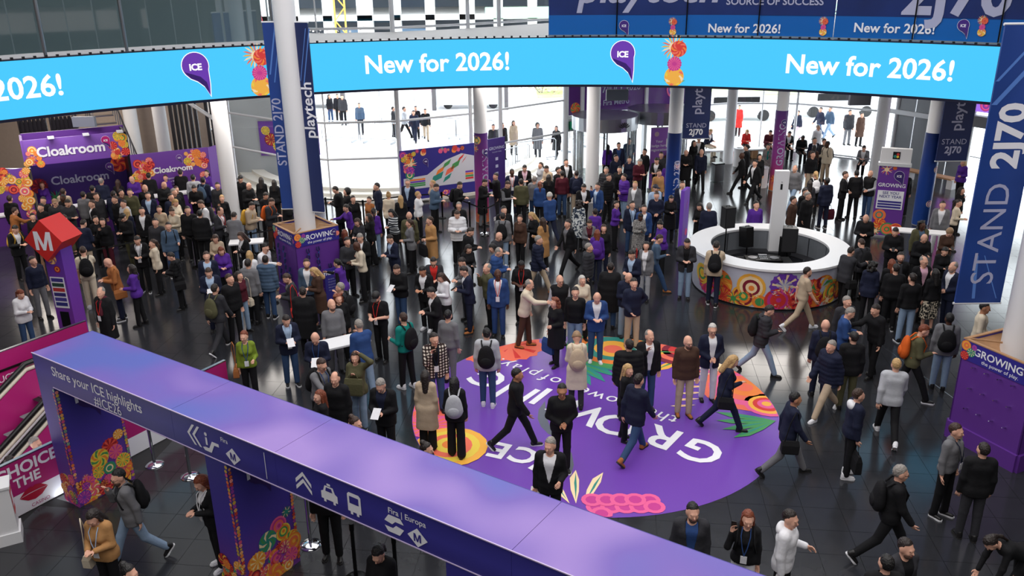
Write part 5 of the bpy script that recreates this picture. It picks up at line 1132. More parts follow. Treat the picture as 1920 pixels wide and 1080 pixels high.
def hair_mesh(kind):
    cap = el((0, .022, .14), (.081, .1, .106)); face = el((0, -.105, .082), (.088, .078, .098)); pr, cv, cuts, k, hd = [cap], [face], [], .02, []
    if kind in 'sf': cuts = [lambda X, Y, Z: (.075 - .35 * np.clip(Y, 0, .09) + .25 * np.clip(-Y, 0, .05)) - Z]; cv += [el((sd * .085, -.005, .085), (.022, .03, .045)) for sd in (1, -1)]
    if kind in 'sflpuc': cuts.append(lambda X, Y, Z: np.where(Y < -.012, .182 + .3 * np.clip(-Y - .012, 0, .1) - Z, -1))
    if kind == 'f': cv.append(el((0, -.035, .235), (.07, .10, .085)))
    if kind == 'l': pr += [rc((0, .06, .12), (0, .085, -.17), .082, .06)] + [rc((sd * .066, .0, .13), (sd * .078, .01, -.15), .03, .028) for sd in (1, -1)]
    if kind == 'p': cuts_ = cuts[:]; pr += [rc((0, .115, .15), (0, .15, .02), .032, .024), rc((0, .15, .02), (0, .13, -.12), .026, .014)]; cuts = cuts_ + [lambda X, Y, Z: np.where(Y < .09, (.06 - .3 * np.clip(Y, 0, .09)) - Z, -1)]
    if kind == 'u': pr += [el((0, .085, .235), (.045, .045, .04))]; cuts.append(lambda X, Y, Z: (.06 - .3 * np.clip(Y, 0, .09)) - Z)
    if kind == 'c':
        rnd = random.Random(4)
        for j in range(26):
            a = rnd.uniform(-.6, PI + .6); z = rnd.uniform(-.06, .2); pr.append(el((.09 * math.cos(a), .02 + .085 * math.sin(a), z + .02), (.035, .035, .035)))
        cuts.append(lambda X, Y, Z: -.08 - Z)
    if kind == 'K': pr = [el((0, .018, .15), (.09, .106, .1))]; hd = [el((0, -.115, .152), (.07, .075, .012))]; cuts = [lambda X, Y, Z: .125 - Z]; cv = []
    if kind == 'N': pr = [el((0, .02, .15), (.092, .108, .115)), rc((-.03, .02, .12), (.03, .02, .12), .078)]; cuts = [lambda X, Y, Z: .112 - Z]; cv = []
    if kind == 'D': pr = [el((0, -.045, .03), (.0605, .0615, .056))]; cv = [el((0, -.105, .05), (.028, .03, .012)), el((0, -.105, .105), (.05, .07, .05))]; cuts = [lambda X, Y, Z: Z - .068]
    if kind == 'X': pr = [el((0, .04, .12), (.115, .125, .14))]; cv = [el((0, -.12, .09), (.09, .13, .115))]; cuts = [lambda X, Y, Z: -.02 - Z]
    wv = None if kind in 'KNDX' else (lambda X, Y, Z: .0045 * np.sin(X * 150 + 3 * np.sin(Z * 60)) * np.cos(Y * 120 + 2 * np.sin(X * 80)) - .002)
    return np_mesh('hair', *snet(pr, .0085, k, cuts, cv, wv, hard=hd), ratio=.5)
def shoe_meshes():
    up = np_mesh('upper', *snet([rc((0, .035, .05), (0, -.125, .032), .042, .034), rc((0, .035, .05), (0, .03, .1), .044, .046)], .011, .02, [lambda X, Y, Z: .018 - Z]), ratio=.5)
    ol = [(.0, .085), (.033, .07), (.04, .02), (.036, -.04), (.046, -.1), (.036, -.15), (.0, -.172)]; ol = ol + [(-x, y) for x, y in ol[-2:0:-1]]
    q = MB(); q.grid([[(x, y, z) for x, y in ol] for z in (0, .026)], True); q.poly([(x, y, .026) for x, y in ol]); o = q.build('sole', []); me = o.data; bpy.data.objects.remove(o)
    return up, me
SHOE, SOLE = shoe_meshes()
def face_meshes():
    q = MB(); q.smooth = True
    for s in (1, -1):
        q.cur = 0; q.lathe([(.0, -.009), (.008, -.005), (.0095, 0), (.008, .005), (0, .009)], 8, (s * .032, -.083, .104)); q.tube([(s * .016, -.096, .126), (s * .05, -.083, .126)], .005, 5)
    o = q.build('eyes', []); a = o.data; bpy.data.objects.remove(o)
    q = MB(); q.smooth = True; q.tube([(-.022, -.097, .05), (0, -.104, .051), (.022, -.097, .05)], [.003, .006, .003], 6); o = q.build('mouth', []); b = o.data; bpy.data.objects.remove(o)
    q = MB(); q.smooth = True
    for s in (1, -1): q.tube([(s * .032 + .019 * math.cos(t * PI / 5), -.104, .104 + .015 * math.sin(t * PI / 5)) for t in range(11)], .0028, 5); q.tube([(s * .052, -.1, .108), (s * .078, .0, .11)], .0028, 5)
    q.tube([(-.014, -.106, .107), (.014, -.106, .107)], .0028, 5); o = q.build('glasses', []); c = o.data; bpy.data.objects.remove(o)
    return a, b, c
EYES, MOUTH, GLASS = face_meshes()
def simple(fn):
    q = MB(); fn(q); o = q.build('tmp', []); me = o.data; bpy.data.objects.remove(o); return me
def rbox(c, s, r=.035): # soft box from cones
    x, y, z = s; pr = []
    for k in (-1, 1): pr += [rc((c[0] - x + r, c[1] + k * max(0, y - r), c[2] - z + r), (c[0] - x + r, c[1] + k * max(0, y - r), c[2] + z - r), r), rc((c[0] + x - r, c[1] + k * max(0, y - r), c[2] - z + r), (c[0] + x - r, c[1] + k * max(0, y - r), c[2] + z - r), r), rc((c[0], c[1] + k * max(0, y - r) * .8, c[2] - z + x * .8), (c[0], c[1] + k * max(0, y - r) * .8, c[2] + z - x * .8), x * .72)]
    return pr
PACK = np_mesh('pack', *snet([el((0, .2, 1.24), (.16, .085, .235)), el((0, .2, 1.13), (.165, .095, .15))], .02, .05), ratio=.6)
PPOCK = np_mesh('pocket', *snet([el((0, .275, 1.14), (.115, .045, .11))], .016, .03), ratio=.6)
PSTRAP = [simple(lambda q, s=s: q.tube([(s * .08, .14, 1.42), (s * .1, .06, 1.515), (s * .11, -.06, 1.50), (s * .12, -.155, 1.36), (s * .15, -.11, 1.16), (s * .15, .08, 1.06)], .017, 6)) for s in (1, -1)]
BADGE = simple(lambda q: q.box(-.045, .045, -.19, -.185, .99, 1.12)); LANY = simple(lambda q: (q.tube([(-.055, -.03, 1.50), (-.065, -.135, 1.42), (-.035, -.178, 1.25), (0, -.185, 1.12)], .008, 5), q.tube([(.055, -.03, 1.50), (.065, -.135, 1.42), (.035, -.178, 1.25), (0, -.185, 1.12)], .008, 5)))
def bag_mesh(q, w, d, h):
    q.grid([[(x * w * k, y * d * k2, z) for x, y in ((-.5, -.5), (.5, -.5), (.5, .5), (-.5, .5))] for z, k, k2 in ((-h, .88, .9), (-h * .9, 1, 1), (-h * .3, 1.02, .9), (0, .94, .35))], True); q.poly([(x * w * .88, y * d * .9, -h) for x, y in ((-.5, -.5), (.5, -.5), (.5, .5), (-.5, .5))]); q.poly([(x * w * .94, y * d * .35, 0) for x, y in ((-.5, -.5), (.5, -.5), (.5, .5), (-.5, .5))])
BAG = simple(lambda q: bag_mesh(q, .3, .13, .24)); TOTE = simple(lambda q: bag_mesh(q, .38, .12, .36)); HAND = simple(lambda q: q.tube([(-.09, 0, 0), (-.05, 0, .13), (.05, 0, .13), (.09, 0, 0)], .009, 6))
SLING = simple(lambda q: q.tube([(-.12, 0, 0), (-.1, -.02, .3), (-.06, -.02, .56), (.0, .02, .62), (.08, .06, .4), (.12, .02, 0)], .01, 6))
PHONE = simple(lambda q: q.box(-.037, .037, -.075, .075, -.004, .004)); PAPER = simple(lambda q: q.poly([(-.075, -.11, 0), (.075, -.11, .005), (.075, .11, .012), (-.075, .11, 0)]))
SCARF = np_mesh('scarf', *snet([rc((-.05, .02, 1.48), (.05, .02, 1.48), .07), rc((.05, -.1, 1.45), (.06, -.16, 1.15), .035, .04)], .016, .03, carve=[rc((0, 0, 1.45), (0, -.02, 1.62), .05)]), ratio=.6)
HOODM = np_mesh('hood', *snet([el((0, .1, 1.45), (.12, .06, .085)), el((0, .03, 1.475), (.095, .085, .045))], .016, .03, carve=[rc((0, -.03, 1.45), (0, -.05, 1.66), .062)]), ratio=.6)
COLR = dict(k=('black', (21, 21, 24)), n=('navy', (27, 32, 54)), b=('blue', (42, 70, 122)), lb=('pale-blue', (168, 190, 218)), dg=('charcoal', (50, 50, 55)), g=('grey', (112, 112, 116)), lg=('pale-grey', (176, 178, 184)), w=('white', (226, 226, 230)), cr=('cream', (214, 200, 178)), be=('beige', (186, 166, 142)), ca=('camel', (178, 132, 84)), ta=('tan', (166, 104, 58)), br=('brown', (72, 50, 40)), ol=('olive', (84, 82, 58)), gr=('green', (118, 138, 44)), te=('teal', (12, 120, 112)), p=('purple', (84, 42, 142)), ma=('maroon', (82, 26, 40)), r=('red', (196, 44, 40)), pk=('pink', (222, 176, 196)), o=('orange', (206, 92, 30)), y=('yellow', (206, 160, 60)), de=('denim', (52, 76, 112)), ld=('pale-denim', (136, 158, 184)), bg=('slate-blue', (72, 92, 116)),
            pl=('plaid', (190, 176, 164)), tw=('tweed', (120, 116, 114)), st=('striped', (70, 76, 84)), cm=('patterned', (150, 160, 166)), fl=('floral', (40, 40, 44)))
HAIRC = dict(k=('black', (20, 17, 17)), b=('brown', (58, 38, 28)), d=('dark', (36, 27, 24)), y=('blonde', (186, 150, 100)), r=('auburn', (118, 56, 30)), g=('grey', (142, 136, 130)), w=('white', (196, 192, 186)), n=('navy', (28, 32, 52)), t=('tan', (150, 120, 90)))
SKIN = dict(a=(222, 170, 146), m=(186, 132, 102), k=(84, 54, 42))
def cloth(c):
    nm, rgb = COLR[c]
    if c not in ('pl', 'tw', 'st', 'cm', 'fl'): return mat('cloth_' + nm, rgb, .82, spec=.25, bump=.25, bscale=22, mottle=.10, msc=14)
    if 'cloth_' + nm in MATS: return MATS['cloth_' + nm]
    m = mat('cloth_' + nm, rgb, .85, spec=.2); nt = m.node_tree; tc = nt.nodes.new('ShaderNodeTexCoord'); cr = nt.nodes.new('ShaderNodeValToRGB'); e = cr.color_ramp.elements
    e[0].color = (*lin({'pl': (48, 36, 36), 'tw': (56, 54, 56), 'st': (40, 44, 52), 'cm': (52, 62, 78), 'fl': (24, 24, 28)}[c]), 1); e[1].color = (*lin({'pl': (214, 204, 192), 'tw': (176, 172, 168), 'st': (200, 204, 206), 'cm': (206, 210, 208), 'fl': (226, 214, 190)}[c]), 1)
    if c == 'pl':
        ws = []
        for ax in 'XZ':
            w = nt.nodes.new('ShaderNodeTexWave'); w.bands_direction = ax; w.inputs['Scale'].default_value = 5; nt.links.new(tc.outputs['Object'], w.inputs[0]); ws.append(w)
        mu = nt.nodes.new('ShaderNodeMath'); mu.operation = 'MULTIPLY'; nt.links.new(ws[0].outputs['Fac'], mu.inputs[0]); nt.links.new(ws[1].outputs['Fac'], mu.inputs[1]); src = mu.outputs[0]; e[0].position = .18; e[1].position = .42
    elif c == 'st':
        w = nt.nodes.new('ShaderNodeTexWave'); w.bands_direction = 'Z'; w.inputs['Scale'].default_value = 4; nt.links.new(tc.outputs['Object'], w.inputs[0]); src = w.outputs['Fac']; e[0].position = .45; e[1].position = .55
    else:
        w = nt.nodes.new('ShaderNodeTexNoise'); w.inputs['Scale'].default_value = {'tw': 60, 'cm': 14, 'fl': 22}[c]; nt.links.new(tc.outputs['Object'], w.inputs[0]); src = w.outputs['Fac']; e[0].position = .47; e[1].position = .53 if c != 'fl' else .6
    nt.links.new(src, cr.inputs[0]); nt.links.new(cr.outputs[0], nt.nodes['Principled BSDF'].inputs['Base Color']); return m
def hairm(c): return mat('hair_' + HAIRC[c][0], HAIRC[c][1], .5, bump=.5, bscale=70, mottle=.3, msc=45)
CACHE = {}
def cached(fn, *k):
    key = (fn.__name__,) + k
    if key not in CACHE: CACHE[key] = fn(*k)
    return CACHE[key]
def part(name, me, parent, m, M=None):
    o = bpy.data.objects.new(name, me); COL.objects.link(o); o.parent = parent
    if not me.materials: me.materials.append(None)
    o.material_slots[0].link = 'OBJECT'; o.material_slots[0].material = m
    if M is not None: o.matrix_local = M
    return o
def M4(R, t): M = Matrix([list(r) for r in R]).to_4x4(); M.translation = Vector(t); return M
def torsoM(D): return M4(D['R'], D['hipc'] - D['R'] @ V3(0, 0, .95))
TOPN = dict(S='sweater', T='t-shirt', J='blazer', O='open jacket', C='jacket', P='puffer jacket', L='long coat', H='hoodie', V='vest')
BOTN = dict(t='trousers', w='wide trousers', s='skirt')
PLACES = {'the cloakroom counters': (-14.3, 29.6), 'the metro totem': (-10.95, 19.6), 'the purple gate': (-3.5, 11), 'the round counter': (7.32, 23.1), 'the floor plan board': (-2.6, 32), 'the revolving doors': (4.6, 34.6), 'the GROWING pegboard box': (-5.68, 22.7), 'the steel-pegged box': (9.5, 14.4), 'the next-year sign': (12.6, 27.5), 'the street-side benches': (11, 39.5), 'the queue column': (-9.9, 28.2), 'the scanning table': (-4.6, 18.7), 'the entrance doors': (18, 31), 'the steel bin': (8.8, 35.5), 'the blue column': (5.9, 29.3), 'the queue belts': (-6.5, 28.3), 'the registration desk': (1.6, 31.3), 'the blade sign': (5.5, 26.5), 'the wooden bench': (16.2, 35.5), 'the blue-wrapped counter': (14, 26.5), 'the escalator': (-8.6, 14.2)}
USED = {}
def where(p):
    if p.y > 43.5 or (p.y > 38 and p.x < 3) or (p.x < 0 and p.y > 35.5): return 'outside on the plaza'
    if (p.xy - DC).length < DR: return 'on the purple floor graphic'
    d = sorted((math.hypot(p.x - a, p.y - b), n) for n, (a, b) in PLACES.items())
    return 'near ' + d[0][1]
ACT = dict(A='standing', Q='standing', P='looking down', F='hands clasped', W='walking', X='walking, looking down', E='hand at ear', H='hand at mouth', Y='walking', K='hands in pockets', S='sitting', B='bending over', R='reaching out', C='arm bent', O='hand on hip', U='hand on head')
PEOPLE = []; CARRY = {}
def person(hx, hy, f, pose, bd, hair, top, bot, *ex, z0=0.0, sc=None):
    D = skel(pose, bd); ex = list(ex); hs, hc = hair.split('/'); tk, tc_ = top.split('/')[0], top.split('/')[1]; inn = (top.split('/') + ['w'])[2] if top.count('/') > 1 else 'w'; bk, bc = bot.split('/')
    rnd = random.Random(hx * 7919 + hy); s = sc or ({'m': 1.0, 'f': .945, 'h': 1.0}[bd] + rnd.uniform(-.018, .022))
    a = math.radians(f + math.degrees(math.atan2(-(hx - 960) / F_PX, 1)) * 0 + rnd.uniform(-6, 6)); top_ = D['top']; seat = 0
    if pose == 'S': seat = .46 / s - D['hz'] + .075; seat *= 1
    zt = z0 + (top_[2] + seat) * s; g = G(hx, hy, zt); ca, sa = math.cos(a), math.sin(a)
    root = Vector((g.x - s * (ca * top_[0] - sa * top_[1]), g.y - s * (sa * top_[0] + ca * top_[1]), z0 + seat * s))
    if pose == 'S' : pass
    o = empty('person', root, a); o.scale = (s, s, s); w = where(root); far = root.y > 25.5
    hairw = {'s': 'short', 'f': 'thinning', 'b': 'bald', 'l': 'long', 'p': 'ponytailed', 'u': 'tied-up', 'c': 'curly', 'K': 'capped', 'N': 'beanie', 'X': 'hooded'}[hs]
    hp_ = {'b': 'bald person', 'K': 'person in a cap,', 'N': 'person in a beanie,', 'X': 'hooded person'}.get(hs) or 'person with %s %s hair' % (hairw, HAIRC[hc][0])
    hp_ = hp_.rstrip(',')
    T_ = '%s %s' % (COLR[tc_][0], TOPN[tk]); Bt = '%s %s' % (COLR[bc][0], BOTN[bk])
    cands = ['person in %s and %s %s %s' % (T_, Bt, ACT[pose].split(',')[0], w), '%s in %s %s %s' % (hp_, T_, ACT[pose].split(',')[0], w), '%s in %s and %s %s' % (hp_, T_, Bt, w), '%s in %s, %s, %s' % (hp_, T_, Bt, ACT[pose].split(',')[0])]
    cands = [c for c in cands if len(c.split()) <= 16]; lab = next((c for c in cands if c not in USED), cands[0]); USED.setdefault(lab, []).append(o)
    tag(o, lab, 'person')
    if len(USED[lab]) > 1:
        for q in USED[lab]: q['group'] = 'look-alike visitors ' + w
    short = '%s in %s' % (hp_, T_)
    sk = SKIN['k' if 'dk' in ex else 'm' if 'md' in ex else 'a']; ms = mat('skin_%d' % sk[0], sk, .55, spec=.35)
    part('body', cached(body_mesh, pose, bd), o, ms)
    if tk == 'V': part('shirt', cached(top_mesh, 'S', pose, bd), o, cloth(inn))
    if tk in 'JO': part('shirt', cached(top_mesh, 'I', pose, bd), o, cloth(inn))
    part({'t-shirt': 't_shirt', 'long coat': 'coat', 'puffer jacket': 'puffer_jacket', 'open jacket': 'jacket'}.get(TOPN[tk], TOPN[tk]), cached(top_mesh, tk, pose, bd), o, cloth(tc_))
    part(BOTN[bk].split()[-1], cached(bottom_mesh, bk, pose, bd), o, cloth(bc))
    HM_ = M4(D['hR'], D['hb'])
    if hs != 'b': part({'K': 'cap', 'N': 'beanie', 'X': 'hood'}.get(hs, 'hair'), cached(hair_mesh, hs), o, hairm(hc), HM_)
    if hs in 'KX': part('hair', cached(hair_mesh, 's'), o, hairm('d'), HM_)
    if 'beard' in ex: part('beard', cached(hair_mesh, 'D'), o, mat('beard_%s' % HAIRC[hc][0], tuple(int(.62 * u + .38 * v) for u, v in zip(HAIRC[hc][1], (170, 120, 98))), .7), HM_)
    sw = 'sw' in ex; ms_ = cloth('w') if sw else cloth('ta') if 'sb' in ex else mat('shoe_black', (20, 19, 20), .45)
    for (h_, kn, an, b), sd in zip(D['leg'], (1, -1)):
        pitch = -max(0, -b - .12) * 1.3 if pose != 'S' else 0
        an_ = an - V3(0, 0, .085) if pitch == 0 else an + Rx(-pitch) @ V3(0, 0, -.085)
        M = M4(Rz(math.radians(sd * 9)) @ Rx(-pitch), an_)
        so = part('shoe', SHOE, o, ms_, M); part('sole', SOLE, so, cloth('w') if (sw or 'sn' in ex) else mat('sole_dark', (34, 32, 32), .7))
    fc = (f + 180) % 360 - 180
    if root.y < 27 and abs(fc) < 125:
        part('eyes', EYES, o, mat('eye_dark', (30, 22, 20), .4), HM_); part('mouth', MOUTH, o, mat('lip', (164, 92, 84) if 'dk' not in ex else (84, 44, 42), .5), HM_)
    if 'gl' in ex or 'sg' in ex: part('glasses', GLASS, o, m_black, HM_)
    TM = torsoM(D)
    for e in ex:
        k, _, c = e.partition(':')
        if k == 'lan': part('lanyard', LANY, o, cloth(c or 'n'), TM); part('badge', BADGE, o, cloth('w'), TM)
        if k == 'sc': part('scarf', SCARF, o, cloth(c), TM)
        if k == 'hood': part('hood', HOODM, o, cloth(c), TM)
        def carried(name, lab_, cat, grp, M):
            q = empty(name); CARRY.setdefault(o.name, []).append(q); q.matrix_world = Matrix.Translation(root) @ Matrix.Rotation(a, 4, 'Z') @ Matrix.Scale(s, 4) @ M
            if lab_ in USED: q['group'] = grp; USED[lab_][0]['group'] = grp
            USED.setdefault(lab_, []).append(q); return tag(q, lab_, cat)
        cn = COLR[c][0] if c in COLR else ''
        if k == 'bp':
            q = carried('backpack', '%s backpack worn by %s' % (cn, short), 'backpack', 'look-alike backpacks', TM @ Matrix.Translation((0, BUILD[bd]['chest'][1] - .115 + {'P': .03, 'H': .03, 'C': .02, 'L': .02, 'O': .02}.get(tk, .01), 0)))
            part('bag_body', PACK, q, cloth(c)); part('pocket', PPOCK, q, cloth(c))
            for m_ in PSTRAP: part('strap', m_, q, cloth('k' if c == 'k' else c))
        sh, eb, wr_, ff, sd = D['arm'][0 if rnd.random() < .5 else 1] if k in ('bag', 'tote') else D['arm'][1]
        if k == 'tote':
            p_ = wr_ + ff * .12; q = carried('tote_bag', '%s tote bag carried by %s' % (cn, short), 'bag', 'look-alike tote bags', M4(np.eye(3), p_ - V3(0, 0, .13)))
            part('bag_body', TOTE, q, cloth(c)); part('handle', HAND, q, cloth(c))
        if k == 'bag':
            q = carried('shoulder_bag', '%s shoulder bag carried by %s' % (cn, short), 'bag', 'look-alike shoulder bags', TM @ Matrix.Translation((sd * (BUILD[bd]['pel'][0] + .19), .02, .93)))
            part('bag_body', BAG, q, cloth(c), Matrix.Rotation(PI / 2, 4, 'Z')); part('strap', SLING, q, cloth(c), Matrix.Rotation(PI / 2, 4, 'Z') @ Matrix.Scale(.95, 4))
        if k in ('ph', 'pa'):
            f2 = V3(*ff); p_ = wr_ + f2 * .12
            if pose in 'PS': p_ = (D['arm'][0][2] + D['arm'][1][2]) / 2 + (D['arm'][0][3] + D['arm'][1][3]) * .06 + V3(0, 0, .012)
            q = carried('phone' if k == 'ph' else 'paper_sheet', ('dark phone held by %s' if k == 'ph' else 'white paper held by %s') % short, 'phone' if k == 'ph' else 'paper', 'look-alike handheld things', M4(Rx(math.radians(35 if pose not in 'EH' else 100)), p_))
            part('screen_slab' if k == 'ph' else 'sheet', PHONE if k == 'ph' else PAPER, q, m_black if k == 'ph' else cloth('w'))
    PEOPLE.append(o)
    return o
